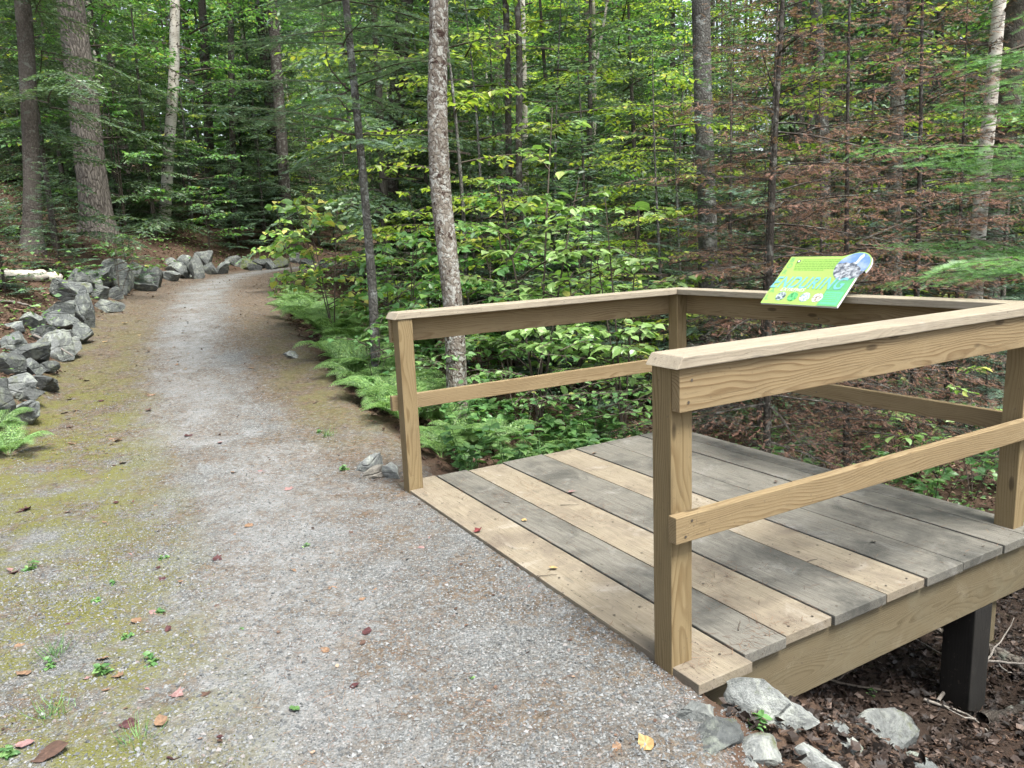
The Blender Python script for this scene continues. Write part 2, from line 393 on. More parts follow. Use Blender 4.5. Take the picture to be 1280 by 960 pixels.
def stone_mat(name, a, b_, lichen, lo=.52):
    m, nt, out = mat(name); N = NT(nt); tc = N.n('ShaderNodeTexCoord'); oi = N.n('ShaderNodeObjectInfo')
    cx = N.n('ShaderNodeVectorMath', operation='SCALE'); cx.inputs[0].default_value = (13, 7, 5); N.l(oi.outputs['Random'], cx.inputs['Scale'])
    ad = N.n('ShaderNodeVectorMath', operation='ADD'); N.l(tc.outputs['Object'], ad.inputs[0]); N.l(cx.outputs[0], ad.inputs[1]); P = ad.outputs[0]
    n1 = N.noise(P, 6, 8, .65); n2 = N.noise(P, 45, 6, .7); n3 = N.noise(P, 9, 6, .7, .8)
    c = N.mix(N.ramp(n1, [(.3, 0.0), (.7, 1.0)]), a, b_)
    c = N.mix(N.ramp(n2, [(.35, .6), (.6, 0.0)]), c, tuple(x * .45 for x in a))
    c = N.mix(N.ramp(n3, [(lo, 0.0), (lo + .12, .85)]), c, lichen)
    f = N.math('MULTIPLY_ADD', oi.outputs['Random'], .75); f.node.inputs[2].default_value = .62
    vs = N.n('ShaderNodeVectorMath', operation='SCALE'); N.l(c, vs.inputs[0]); N.l(f, vs.inputs['Scale']); c = vs.outputs[0]
    mo = N.n('ShaderNodeNewGeometry'); sp = N.n('ShaderNodeSeparateXYZ'); N.l(mo.outputs['Normal'], sp.inputs[0])
    mm = N.math('MULTIPLY', N.ramp(N.noise(P, 5, 5, .7), [(.56, 0.0), (.66, .8)]), N.ramp(sp.outputs[2], [(.2, 0.0), (.8, 1.0)]))
    c = N.mix(mm, c, (.075, .085, .02))
    vc = N.n('ShaderNodeTexVoronoi', feature='DISTANCE_TO_EDGE'); N.l(N.mapping(P, (3, 3, 7)), vc.inputs['Vector']); vc.inputs['Scale'].default_value = 1.2
    h = N.math('ADD', N.math('ADD', n1, N.math('MULTIPLY', n2, .35)), N.math('MULTIPLY', N.ramp(vc.outputs['Distance'], [(0, 0.0), (.05, 1.0)]), .25))
    b = N.bsdf(c, .8, N.bump(h, 1.0, .035), .25); N.l(b.outputs[0], out.inputs[0]); return m
MS_GREY = stone_mat('grey_stone', (.072, .080, .080), (.135, .145, .138), (.20, .22, .185), .5)
MS_PALE = stone_mat('pale_stone', (.10, .108, .105), (.17, .18, .172), (.225, .245, .21), .5)
MS_LIGHT = stone_mat('light_stone', (0.138, 0.148, 0.142), (0.224, 0.237, 0.225), (0.284, 0.301, 0.267), .5)
MS_MOSSY = stone_mat('mossy_stone', (.07, .08, .07), (.12, .13, .11), (.09, .11, .03), .44)
MS_TAN = stone_mat('cream_stone', (.27, .25, .21), (.36, .34, .29), (.22, .21, .19), .55)

def gravel_bits():
    m, nt, out = mat('crushed_gravel'); N = NT(nt); g = N.n('ShaderNodeNewGeometry'); tc = N.n('ShaderNodeTexCoord')
    c = N.ramp(g.outputs['Random Per Island'], [(0, (0.038, 0.042, 0.042)), (.35, (0.084, 0.091, 0.091)), (.7, (0.139, 0.147, 0.144)), (.9, (0.197, 0.206, 0.202)), (.95, (0.134, 0.101, 0.084)), (1, (0.244, 0.244, 0.244))])
    n = N.noise(tc.outputs['Object'], 180, 3, .6)
    c = N.mix(N.math('MULTIPLY', n, .3), c, (.17, .17, .175))
    b = N.bsdf(c, .8, None, .3); N.l(b.outputs[0], out.inputs[0]); return m
MG = gravel_bits()

def ground_mat():
    m, nt, out = mat('ground'); N = NT(nt); tc = N.n('ShaderNodeTexCoord'); P = tc.outputs['Object']
    def attr(n):
        a = N.n('ShaderNodeAttribute'); a.attribute_name = n; return a.outputs['Fac']
    pm, ms, du, ed, dp = attr('path'), attr('moss'), attr('dust'), attr('edge'), attr('damp_shade')
    v1 = N.n('ShaderNodeTexVoronoi'); N.l(P, v1.inputs['Vector']); v1.inputs['Scale'].default_value = 95
    v2 = N.n('ShaderNodeTexVoronoi'); N.l(P, v2.inputs['Vector']); v2.inputs['Scale'].default_value = 210
    s1 = N.n('ShaderNodeSeparateColor'); N.l(v1.outputs['Color'], s1.inputs[0]); s2 = N.n('ShaderNodeSeparateColor'); N.l(v2.outputs['Color'], s2.inputs[0])
    g1 = N.ramp(s1.outputs[0], [(0, (0.046, 0.050, 0.050)), (.5, (0.105, 0.113, 0.112)), (.85, (0.172, 0.179, 0.176)), (1, (0.252, 0.256, 0.252))])
    g2 = N.ramp(s2.outputs[0], [(0, (0.042, 0.046, 0.046)), (.5, (0.101, 0.108, 0.107)), (1, (0.210, 0.214, 0.210))])
    edge = N.ramp(v1.outputs['Distance'], [(.30, 0.0), (.75, 1.0)])
    g = N.mix(edge, g1, g2)
    nb = N.noise(P, 300, 3, .7)
    fine = N.mix(nb, (0.155, 0.162, 0.162), (0.286, 0.292, 0.290))
    dn = N.math('ADD', du, N.math('MULTIPLY', N.math('SUBTRACT', N.noise(P, 5, 7, .72), .5), 2.2), True)
    g = N.mix(N.math('MULTIPLY', dn, .8), g, fine)
    nA = N.noise(P, 2.2, 6, .65); nB = N.noise(P, 34, 5, .7)
    brm = N.math('MULTIPLY', N.math('ADD', N.ramp(nA, [(.38, .22), (.58, 1.0)]), N.math('MULTIPLY', ed, 1.1), True), N.math('ADD', N.ramp(nB, [(.38, 0.0), (.54, 1.0)]), N.math('MULTIPLY', ed, N.ramp(N.noise(P, 11, 8, .8), [(.38, .15), (.6, .85)])), True))
    bsp = N.ramp(N.noise(P, 26, 8, .82), [(.36, 0.0), (.64, 1.0)])
    brc = N.mix(bsp, (.026, .019, .013), (.15, .115, .08))
    g = N.mix(N.math('MULTIPLY', brm, N.math('SUBTRACT', .95, N.math('MULTIPLY', dn, .6))), g, brc)
    mn = N.math('MULTIPLY', ms, N.ramp(N.noise(P, 3.2, 8, .75), [(.42, 0.0), (.55, 1.0)]))
    mn = N.math('MULTIPLY', mn, N.ramp(N.noise(P, 60, 4, .7), [(.3, .25), (.55, 1.0)]))
    mc = N.mix(N.noise(P, 130, 4, .7), (.055, .058, .018), (.15, .148, .04))
    g = N.mix(mn, g, mc)
    d1 = N.noise(P, 3, 8, .7); d2 = N.noise(P, 55, 6, .75)
    df = N.mix(d2, (.030, .021, .015), (.11, .066, .045)); df = N.mix(N.ramp(d1, [(.4, 0.0), (.7, .5)]), df, (.045, .038, .026))
    df = N.mix(N.ramp(N.noise(P, 4.4, 6, .7), [(.6, 0.0), (.68, .7)]), df, (.06, .085, .02))
    df = N.mix(N.math('MULTIPLY', dp, .75), df, (.014, .010, .008))  # wet floor, and the platform's shade mixed into its colour
    w = N.math('ADD', pm, N.math('MULTIPLY', N.math('SUBTRACT', N.noise(P, 8, 6, .7), .5), .7))
    w = N.ramp(w, [(.42, 0.0), (.6, 1.0)])
    col = N.mix(w, df, g)
    h = N.math('ADD', N.math('MULTIPLY', N.math('SUBTRACT', 1.0, v1.outputs['Distance']), .5), N.math('MULTIPLY', d2, .8))
    b = N.bsdf(col, .92, N.bump(h, .8, .012), .15); N.l(b.outputs[0], out.inputs[0]); return m
M_GROUND = ground_mat()

# ------------------------------------------------------------------ ground
def build_ground():
    N_ = 470; k = 5.3; s = 1.0
    a = np.linspace(-1, 1, N_)
    gx = np.sinh(k * a) / math.sinh(k) * 150 - .4
    ay = np.linspace(-1, 1, N_)
    gy = np.sinh(k * ay) / math.sinh(k) * 150 + 4.2
    X, Y = np.meshgrid(gx, gy); x = X.ravel(); y = Y.ravel()
    z = terrain(x, y)
    V = np.stack([x, y, z], 1)
    idx = np.arange(N_ * N_).reshape(N_, N_)
    F = np.stack([idx[:-1, :-1], idx[:-1, 1:], idx[1:, 1:], idx[1:, :-1]], -1).reshape(-1, 4)
    d, hw, _ = lateral(x, y)
    dk = (x - .5) * .871 + (y - 2.34) * .492
    uu = -(x - .5) * .492 + (y - 2.34) * .871
    pm = np.clip((hw + .1 - np.abs(d)) / .7 + .5, 0, 1)
    pm = np.where((dk > .05) & (uu > -.1) & (uu < 2.6), 0, pm)
    pm = pm * np.clip(1 - (x - .55) / .35, 0, 1)
    rel = d / hw
    dust = np.exp(-((rel - .02) / .36) ** 2) * .62 - .12
    dust = np.where(y < 5.5, np.exp(-((x + .75 + (y - 2) * .3) / .5) ** 2) * .62 - .1, dust)
    moss = np.clip((rel - .28) / .25, 0, 1) * np.clip((13 - y) / 7, 0, 1) * .8
    moss = np.where(y < 7, np.clip((-x - .75 - (y - 2.2) * .52) / .55, 0, 1), moss)
    moss = np.maximum(moss, np.clip((-rel - .45) / .25, 0, 1) * np.clip((y - 5) / 1.5, 0, 1) * np.clip((12 - y) / 5, 0, 1) * .55)
    edge = np.clip((np.abs(rel + .05) - .28) / .35, 0, 1) * np.clip((y - 4.2) / 3, 0, 1) * (.55 + .6 * vnoise(x * 2.2, y * 2.2, 71))
    damp_shade = np.clip((x - .95) / .5, 0, 1) * np.clip((6.0 - y) / 1.5, 0, 1) * (np.abs(x) < 9) * (y > -2)  # mask for wet ground and painted shade under and beside the platform
    cen = V[F].mean(1); cd, ch, _ = lateral(cen[:, 0], cen[:, 1])
    inp = (np.abs(cd) < ch) & (cen[:, 0] < .85)
    for name, sel in (('path', inp), ('ground', ~inp)):
        f = F[sel]; u, inv = np.unique(f.ravel(), return_inverse=True)
        me = mesh_data(name, [(V[u], inv.reshape(-1, 4), 0)], [M_GROUND], True)
        for an, arr in (('path', pm), ('moss', moss), ('dust', dust), ('edge', edge), ('damp_shade', damp_shade)):
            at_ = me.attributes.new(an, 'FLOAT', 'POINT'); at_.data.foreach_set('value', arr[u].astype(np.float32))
        props(link(name, me), kind='structure')
build_ground()

# ------------------------------------------------------------------ instancing arrays of small shapes
def unit(v): return v / np.maximum(np.linalg.norm(v, axis=-1, keepdims=True), 1e-9)

def frames(d, up):
    """rotation matrices whose columns are side, direction, normal"""
    d = unit(d); s = unit(np.cross(d, up)); n = np.cross(s, d)
    return np.stack([s, d, n], -1)

def inst(T, TF, pos, Rm, scale):
    T = np.asarray(T, float); TF = np.asarray(TF)
    sc_ = np.asarray(scale, float)
    if sc_.ndim == 1: sc_ = sc_[:, None] * np.ones(3)
    L = T[None] * sc_[:, None, :]
    V = np.einsum('nij,nkj->nki', Rm, L) + pos[:, None, :]
    n, k = len(pos), len(T)
    F = (TF[None] + (np.arange(n) * k)[:, None, None]).reshape(-1, TF.shape[1])
    return V.reshape(-1, 3), F

LEAF2 = (np.array([(0, 0, 0), (.34, .42, .07), (0, 1, -.10), (-.34, .42, .07)]), np.array([(0, 1, 2), (0, 2, 3)]))
LEAF6 = (np.array([(0, 0, 0), (.30, .22, .07), (.36, .5, .06), (.17, .8, 0), (0, 1, -.14), (-.17, .8, 0), (-.36, .5, .06), (-.30, .22, .07), (0, .5, -.015)]),
         np.array([(0, 1, 8), (1, 2, 8), (2, 3, 8), (3, 4, 8), (4, 5, 8), (5, 6, 8), (6, 7, 8), (7, 0, 8)]))
_ml = [(0, 0), (.20, .10), (.52, .12), (.30, .28), (.56, .52), (.28, .50), (.20, .62), (0, 1), (-.20, .62), (-.28, .50), (-.56, .52), (-.30, .28), (-.52, .12), (-.20, .10)]
MAPLE = (np.array([(x, y, .14 * abs(x) + .10 * y * y) for x, y in _ml] + [(0, .4, -.02)]), np.array([(i, (i + 1) % 14, 14) for i in range(14)]))
FIR_LO = (np.array([(0, 0, 0), (.32, .35, -.04), (.12, .5, 0), (.28, .95, -.04), (0, 1.25, 0), (-.28, .95, -.04), (-.12, .5, 0), (-.32, .35, -.04)]),
          np.array([(0, 1, 2), (2, 3, 4), (4, 5, 6), (6, 7, 0), (0, 2, 6), (2, 4, 6)]))
def _comb(n, w, l, fwd, up=.06):
    v = []; f = []
    for i in range(n):
        y = i / n
        for s in (-1, 1):
            yy = y + (.5 / n if s > 0 else 0)
            k = len(v); v += [(0, yy, 0), (0, yy + w, 0), (s * l, yy + fwd, up)]
            f.append((k, k + 1, k + 2))
    return np.array(v), np.array(f)
def _twig():
    v = []; f = []
    def seg(a, b, w):
        a = np.array(a, float); b = np.array(b, float); d = b - a; n = np.array([-d[1], d[0], 0]); n = n / np.linalg.norm(n) * w; k = len(v)
        v.extend([a - n, b - n * .4, b + n * .4, a + n]); f.append((k, k + 1, k + 2, k + 3))
    seg((0, 0, 0), (.05, .8, .05), .022); seg((.05, .8, .05), (-.05, 1.6, -.05), .015); seg((.02, .4, .02), (.5, .95, .1), .014); seg((.04, .7, .04), (-.45, 1.2, -.12), .014)
    return np.array(v), np.array(f)
TWIG = _twig()
COMB = _comb(5, .11, .42, .30)
COMBF = _comb(9, .06, .34, .30, .20)

COMBR = _comb(6, .10, .26, .30, -.12)
def tube(P, r, n=6, cap=True, wob=0, seed=0):
    P = np.asarray(P, float); r = np.asarray(r, float); m = len(P)
    T = unit(np.gradient(P, axis=0))
    ref = np.array([0, 0, 1.0]) if abs(T[0, 2]) < .9 else np.array([1.0, 0, 0])
    S = unit(np.cross(T, ref)); B = np.cross(T, S)
    a = np.linspace(0, 2 * math.pi, n, endpoint=False)
    rr = r[:, None] * np.ones(n)
    if wob:
        g = np.random.default_rng(seed)
        ph = g.uniform(0, 6.28, 3); zz = np.linspace(0, m, m)[:, None]
        rr = rr * (1 + wob * (np.sin(2 * a + ph[0] + zz * .25) * .5 + np.sin(3 * a + ph[1] - zz * .4) * .4 + g.normal(0, .25, (m, n))))
    V = P[:, None] + rr[..., None] * (np.cos(a)[None, :, None] * S[:, None] + np.sin(a)[None, :, None] * B[:, None])
    V = V.reshape(-1, 3)
    i = np.arange(m - 1)[:, None] * n; j = np.arange(n)[None]; j2 = (j + 1) % n
    F = np.stack([i + j, i + j2, i + n + j2, i + n + j], -1).reshape(-1, 4)
    return V, F

def join(lst):
    V = []; F = []; o = 0
    for v, f in lst:
        V.append(v); F.append(f + o); o += len(v)
    return (np.concatenate(V), np.concatenate(F)) if V else (np.zeros((0, 3)), np.zeros((0, 4), int))

# ------------------------------------------------------------------ conifers
def conifer(g, H, zlo, Rmax, spacing=.32, per=5, droop=.25, rise=.05, twig=.055, leaf=.05, tmpl=FIR_LO, shape=.8, dens=1.0,
            side=.45, trunk_r=.05, keep=1.0, wood_n=3, gaps=.12, bare=0.0, nn=.28, dn=.10):
    wood = []; Pp = []; Dd = []; Nn = []; Ss = []; bt = []
    z = zlo
    while z < H - .1:
        t = (z - zlo) / (H - zlo)
        base_len = Rmax * (1 - t) ** shape + .10
        nb = max(3, int(per + g.integers(-1, 2)))
        a0 = g.uniform(0, 6.28)
        for b in range(nb):
            if g.random() < gaps: continue
            az = a0 + b * 2 * math.pi / nb + g.normal(0, .25)
            L = base_len * g.uniform(.65, 1.12)
            zz = z + g.normal(0, spacing * .25)
            n = max(4, int(L / .09)); s = np.linspace(0, 1, n)
            h = np.array([math.cos(az), math.sin(az)])
            bend = g.normal(0, .22); lift = g.normal(0, .13); kink = g.normal(0, .03, n).cumsum() * .35
            hx = s * L; lat = bend * hx * s
            P = np.stack([h[0] * hx - h[1] * lat, h[1] * hx + h[0] * lat, zz + (rise + lift + .15 * t) * hx + kink * L * .5 - droop * L * s ** 1.8], 1)
            wood.append(tube(P, np.linspace(.0065 * L + .0025, .0016, n), wood_n))
            T = unit(np.gradient(P, axis=0))
            # twigs
            nt = max(3, int(L * .93 / twig)); ts = np.linspace(.10, .99, nt)
            for sd in (-1, 1):
                tt = np.clip(ts + g.normal(0, .01, nt), 0, 1)
                B = np.stack([np.interp(tt, s, P[:, c]) for c in range(3)], 1)
                D = np.stack([np.interp(tt, s, T[:, c]) for c in range(3)], 1)
                S_ = unit(np.cross(D, [0, 0, 1.0])) * sd
                tl = L * side * (1 - tt * .85) * np.clip(tt * 4 + .25, 0, 1) * g.uniform(.6, 1.1, nt) + .03
                td = unit(D * .65 + S_ * .8 + np.array([0, 0, -.08]))
                m = np.maximum(1, np.round(tl / leaf * dens)).astype(int)
                rep = np.repeat(np.arange(nt), m)
                k = np.concatenate([np.arange(q) for q in m]) / np.repeat(m, m)
                if bare:
                    kk = g.random(len(rep)) < bare; r2 = rep[kk]; k2 = k[kk]
                    bt.append(inst(TWIG[0], TWIG[1], B[r2] + td[r2] * (k2 * tl[r2])[:, None], frames(td[r2] + g.normal(0, .3, (len(r2), 3)), np.array([0, 0, 1.]) + g.normal(0, .6, (len(r2), 3))), leaf * g.uniform(.9, 2.2, len(r2))))
                if keep < 1:
                    kk = (g.random(len(rep)) < keep) & ((k > .35) | (g.random(len(rep)) < .3)); rep = rep[kk]; k = k[kk]
                d_ = td[rep] + g.normal(0, dn, (len(rep), 3))
                p = B[rep] + td[rep] * (k * tl[rep])[:, None] - np.array([0, 0, 1.0]) * (k ** 2 * tl[rep] * .18)[:, None]
                Pp.append(p); Dd.append(d_); Nn.append(np.tile([0, 0, 1.0], (len(rep), 1)) + g.normal(0, nn, (len(rep), 3))); Ss.append(g.uniform(.85, 1.3, len(rep)) * leaf)
        z += spacing * g.uniform(.75, 1.25) * (1 - .35 * t)
    wood += bt
    P = np.concatenate(Pp); D = np.concatenate(Dd); Nr = np.concatenate(Nn); S = np.concatenate(Ss)
    fol = inst(tmpl[0], tmpl[1], P, frames(D, Nr), S)
    return join(wood), fol

def trunk_mesh(g, H, r, n=10, wob=.06, flare=1.5, curve=.15, rings=None, tip=.15):
    m = rings or int(H / .45) + 3
    s = np.linspace(0, 1, m) ** 1.15
    z = s * H
    ph = g.uniform(0, 6.28, 2)
    P = np.stack([curve * np.sin(s * 3 + ph[0]) - curve * math.sin(ph[0]), curve * np.sin(s * 2.4 + ph[1]) - curve * math.sin(ph[1]), z - .25], 1)
    rr = r * (1 - s * (1 - tip)) * (1 + (flare - 1) * np.exp(-z / (r * 3.2)))
    return tube(P, rr, n, wob=wob, seed=int(g.integers(1e6)))

# ------------------------------------------------------------------ broadleaf
def broadleaf(g, H, zlo, R, nb=22, leaf=.085, per_m=34, rise=.25, tmpl=LEAF2, sub=.5, wood_n=3, flat=.25, droop=.1):
    wood = []; Pp = []; Dd = []; Nn = []; Ss = []
    for b in range(nb):
        t = (b + g.random()) / nb; z = zlo + (H - zlo) * t
        az = b * 2.4 + g.normal(0, .4)
        L = R * (math.sin(min(1, t * .8 + .25) * math.pi) ** .6) * g.uniform(.6, 1.15) + .15
        n = max(5, int(L / .15)); s = np.linspace(0, 1, n)
        h = np.array([math.cos(az), math.sin(az)]); bend = g.normal(0, .25); hx = s * L; lat = bend * hx * s
        P = np.stack([h[0] * hx - h[1] * lat, h[1] * hx + h[0] * lat, z + rise * hx * (1 - .35 * s) - droop * L * s ** 2], 1)
        wood.append(tube(P, np.linspace(.009 * L + .003, .002, n), wood_n))
        T = unit(np.gradient(P, axis=0))
        segs = [(P, T, L)]
        ns = max(2, int(L * 5.5))
        for q in range(ns):
            tt = g.uniform(.25, .97); i = min(n - 1, int(tt * (n - 1))); sd = 1 if q % 2 else -1
            S_ = unit(np.cross(T[i], [0, 0, 1.0])) * sd
            d = unit(T[i] * .7 + S_ * .75 + np.array([0, 0, g.normal(.02, .12)]))
            l2 = L * sub * (1.1 - tt) * g.uniform(.6, 1.2) + .08
            ss = np.linspace(0, 1, 5)[:, None]
            P2 = P[i] + d * ss * l2 + np.array([0, 0, -1.0]) * ss ** 2 * l2 * .12
            wood.append(tube(P2, np.linspace(.004, .0015, 5), 3)); segs.append((P2, unit(np.gradient(P2, axis=0)), l2))
        for Pq, Tq, l in segs:
            k = max(3, int(l * per_m)); tt = np.linspace(.2 if l is L else .08, 1, k); u = tt * (len(Pq) - 1)
            B = np.stack([np.interp(u, np.arange(len(Pq)), Pq[:, c]) for c in range(3)], 1)
            D = np.stack([np.interp(u, np.arange(len(Pq)), Tq[:, c]) for c in range(3)], 1)
            sd = np.where(np.arange(k) % 2, 1, -1)[:, None]
            S_ = unit(np.cross(D, [0, 0, 1.0])) * sd
            Pp.append(B); Dd.append(unit(D * .6 + S_ + g.normal(0, .25, (k, 3)) + np.array([0, 0, -.25])))
            Nn.append(np.array([0, 0, 1.0]) + g.normal(0, flat, (k, 3))); Ss.append(leaf * g.uniform(.6, 1.2, k))
    P = np.concatenate(Pp); D = np.concatenate(Dd); Nr = np.concatenate(Nn); S = np.concatenate(Ss)
    return join(wood), inst(tmpl[0], tmpl[1], P, frames(D, Nr), S)

# ------------------------------------------------------------------ viewing platform
PSI = 2.085; X0, Y0 = .5001, 2.3367; W, D, S = 2.4204, 2.2177, .0909; H = 1.03
uV = np.array([math.cos(PSI), math.sin(PSI)]); vV = np.array([math.sin(PSI), -math.cos(PSI)])
def dw(u, v, z=0): return Vector((X0 + u * uV[0] + v * vV[0], Y0 + u * uV[1] + v * vV[1], z))
plat = empty('viewing_platform', dw(W / 2, D / 2, 0), 'open wooden viewing platform of tan and grey boards with a low railing round three sides', 'platform')
PLAT_INV = Matrix.Translation(-plat.location)

def board(name, u0, u1, v0, v1, z0, z1, m, along='u', bev=.004, chamf=None, label=None, parent=None, warp=0):
    c = dw((u0 + u1) / 2, (v0 + v1) / 2, (z0 + z1) / 2)
    du, dv, dz = u1 - u0, v1 - v0, z1 - z0
    if along == 'u': sx, sy, sz = du, dv, dz; rot = Matrix.Rotation(PSI, 4, 'Z')
    elif along == 'v': sx, sy, sz = dv, du, dz; rot = Matrix.Rotation(PSI - math.pi / 2, 4, 'Z')
    else: sx, sy, sz = dz, du, dv; rot = Matrix.Rotation(PSI, 4, 'Z') @ Matrix.Rotation(-math.pi / 2, 4, 'Y')
    if along == 'z': sy, sz = dv, du
    bm = bmesh.new(); bmesh.ops.create_cube(bm, size=1)
    for v in bm.verts: v.co = Vector((v.co.x * sx, v.co.y * sy, v.co.z * sz))
    if chamf:  # bevelled board end: the top edge set back, per end sign
        for v in bm.verts:
            for e in chamf:
                if v.co.x * e > 0 and v.co.z > 0: v.co.x -= e * .026
    if bev: bmesh.ops.bevel(bm, geom=[e for e in bm.edges], offset=bev, segments=2, affect='EDGES', profile=.6)
    me = bpy.data.meshes.new(name); bm.to_mesh(me); bm.free(); me.materials.append(m)
    for p_ in me.polygons: p_.use_smooth = False
    o = link(name, me, parent or plat)
    o.matrix_parent_inverse = Matrix.Identity(4)
    o.matrix_basis = PLAT_INV @ Matrix.Translation(c) @ rot
    if label: o['label'] = label
    return o

bnd = [0.004, .2523, .4704, .7319, 1.052, 1.3108, 1.5789, 1.8947, 2.0995, 2.2655]
kinds = [MW_TAN, MW_GREY, MW_TAN, MW_GREY, MW_TAN, MW_GREY, MW_GREY, MW_GREY, MW_GREY]
descr = ['pale tan front plank flush with the gravel', 'grey second plank', 'tan third plank with a short new end', 'grey fourth plank', 'tan fifth plank', 'dark grey sixth plank',
         'wide dark grey seventh plank', 'narrow grey plank second from the back', 'narrow grey plank along the back edge']
r1 = [2.52, 2.50, 2.485, 2.50, 2.49, 2.48, 2.495, 2.49, 2.485]
r0 = [-.125, -.082, -.070, -.078, -.074, -.080, -.076, -.080, -.078]
kinds[5] = kinds[6] = MW_GREY
for i in range(9):
    gp = .0075
    board('deck_plank', r0[i], r1[i], bnd[i] + (gp if i else 0), bnd[i + 1] - (gp if i < 8 else 0) * .4, -.040, 0 + (.0015 if i % 2 else -.001), kinds[i], 'u', .0035, label=descr[i])
# frame under the boards
board('rim_joist', -.052, -.012, .10, D + .05, -.285, -.042, MW_JOIST, 'v', .003)
board('rim_joist', 2.42, 2.46, .10, D + .05, -.285, -.042, MW_JOIST, 'v', .003)
board('rim_joist', -.010, 2.418, D + .012, D + .05, -.285, -.042, MW_JOIST, 'u', .003)
board('rim_joist', -.010, 2.418, .10, .14, -.285, -.042, MW_JOIST, 'u', .003)
for k in range(5): board('floor_joist', .4 * k + .38, .4 * k + .42, .143, D + .009, -.285, -.043, MW_UNDERSHADE, 'v', .003)
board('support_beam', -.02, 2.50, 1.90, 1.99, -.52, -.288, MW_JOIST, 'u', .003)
board('support_beam', -.07, 2.5, .30, .39, -.50, -.288, MW_UNDERSHADE, 'u', .003)
board('pile', -.050, .092, 1.757, 1.897, -1.3, -.288, MW_UNDERSHADE, 'z', .006, label='dark square pile under the back corner')
board('pile', 2.33, 2.47, 1.757, 1.897, -1.2, -.288, MW_UNDERSHADE, 'z', .006)
board('pile', .95, 1.09, 1.757, 1.897, -1.3, -.288, MW_UNDERSHADE, 'z', .006)
# corner posts
for (a, b, l) in ((0, 0, 'front post nearest the rocks'), (W - S, 0, 'front post beside the ferns'), (W - S, D - S, None), (0, D - S, None)):
    board('post', a, a + S, b, b + S, -.30, H, MW_POST, 'z', .004, label=l)
# handrail caps, fascia boards and middle rails
T_ = .038
board('handrail_cap', -.056, .098, -.022, D - .097, H + .002, H + .002 + T_, MW_CAP, 'v', .004, chamf=(-1,))
board('handrail_cap', W - .098, W + .056, -.022, D - .097, H + .002, H + .002 + T_, MW_CAP, 'v', .004, chamf=(-1,))
board('handrail_cap', -.058, W + .058, D - .095, D + .056, H + .001, H + .001 + T_, MW_CAP, 'u', .004)
board('rail_board', -T_ - .001, -.001, .002, D + T_, H - .140, H - .001, MW_RAIL, 'v', .003)
board('rail_board', W + .001, W + T_ + .001, -.012, D + T_, H - .140, H - .001, MW_RAIL, 'v', .003)
board('rail_board', .002, W - .001, D + .001, D + T_, H - .142, H - .002, MW_RAIL, 'u', .003)
board('middle_rail', -T_ - .001, -.001, -.014, D + .075, .455, .546, MW_RAIL, 'v', .003)
board('middle_rail', W + .001, W + T_ + .001, -.035, D + .03, .478, .567, MW_RAIL, 'v', .003)
board('middle_rail', -.0, W - .001, D + .001, D + T_, .445, .534, MW_RAIL, 'u', .003)
# screw heads
def screws():
    Vs = []; a = np.linspace(0, 2 * math.pi, 7)[:-1]
    m, nt, out = mat('screw_metal'); N = NT(nt); b = N.bsdf((.10, .085, .07), .5); b.inputs['Metallic'].default_value = .6; N.l(b.outputs[0], out.inputs[0])
    V = []; F = []
    def disc(c, ax1, ax2):
        k = len(V)
        for t in a: V.append(np.array(c) + .0055 * (math.cos(t) * np.array(ax1) + math.sin(t) * np.array(ax2)))
        F.append([k + i for i in range(6)])
    U3 = np.array([*uV, 0]); V3 = np.array([*vV, 0]); Z3 = np.array([0, 0, 1.])
    for i in range(9):
        for uu in (-.03, .40, .80, 1.20, 1.60, 2.0, 2.44):
            for f in (.25, .75):
                v = bnd[i] + (bnd[i + 1] - bnd[i]) * f
                if uu < .1 and v < .12: continue
                disc(np.array(dw(uu + rng.normal(0, .004), v + rng.normal(0, .004), .0022)), U3, V3)
    for zc in (.475, .525, .92, .99):
        for vv in (.045, D - .045): disc(np.array(dw(-T_ - .0025, vv + rng.normal(0, .006), zc)), V3, Z3)
        for uu in (.045, 1.2, W - .045): disc(np.array(dw(uu, D - .0005, zc)), U3, Z3)
    Vn = np.array(V) - np.array(plat.location)
    o = mobj('screw_heads', [(Vn, np.array(F), 0)], [m], plat); o['kind'] = 'stuff'
screws()

# ------------------------------------------------------------------ interpretive sign
def flat_mat(name, c, rough=.45, noise=None, c2=None, ns=20, lo=.4, hi=.6):
    m, nt, out = mat(name); N = NT(nt)
    col = c
    if c2:
        tc = N.n('ShaderNodeTexCoord'); col = N.mix(N.ramp(N.noise(tc.outputs['Object'], ns, 4, .6), [(lo, 0.0), (hi, 1.0)]), c, c2)
    b = N.bsdf(col, rough, None, .4); N.l(b.outputs[0], out.inputs[0]); return m
SG_LIME = flat_mat('lime_print', (.235, .38, .085)); SG_GREEN = flat_mat('mint_print', (.085, .29, .12)); SG_BLUE = flat_mat('pale_blue_print', (.12, .31, .34))
SG_DK = flat_mat('dark_green_print', (.09, .25, .11)); SG_TXT = flat_mat('text_print', (.10, .22, .04)); SG_WHITE = flat_mat('white_print', (.50, .58, .45))
SG_EDGE = flat_mat('panel_edge', (.55, .57, .58)); SG_BLACK = flat_mat('black_metal', (.02, .02, .02), .4)
SG_SKY = flat_mat('sky_print', (.10, .18, .34), c2=(.30, .35, .42), ns=9, lo=.5, hi=.75)
SG_ROCK = flat_mat('rock_print', (.32, .34, .36), c2=(.05, .06, .08), ns=38, lo=.42, hi=.58)
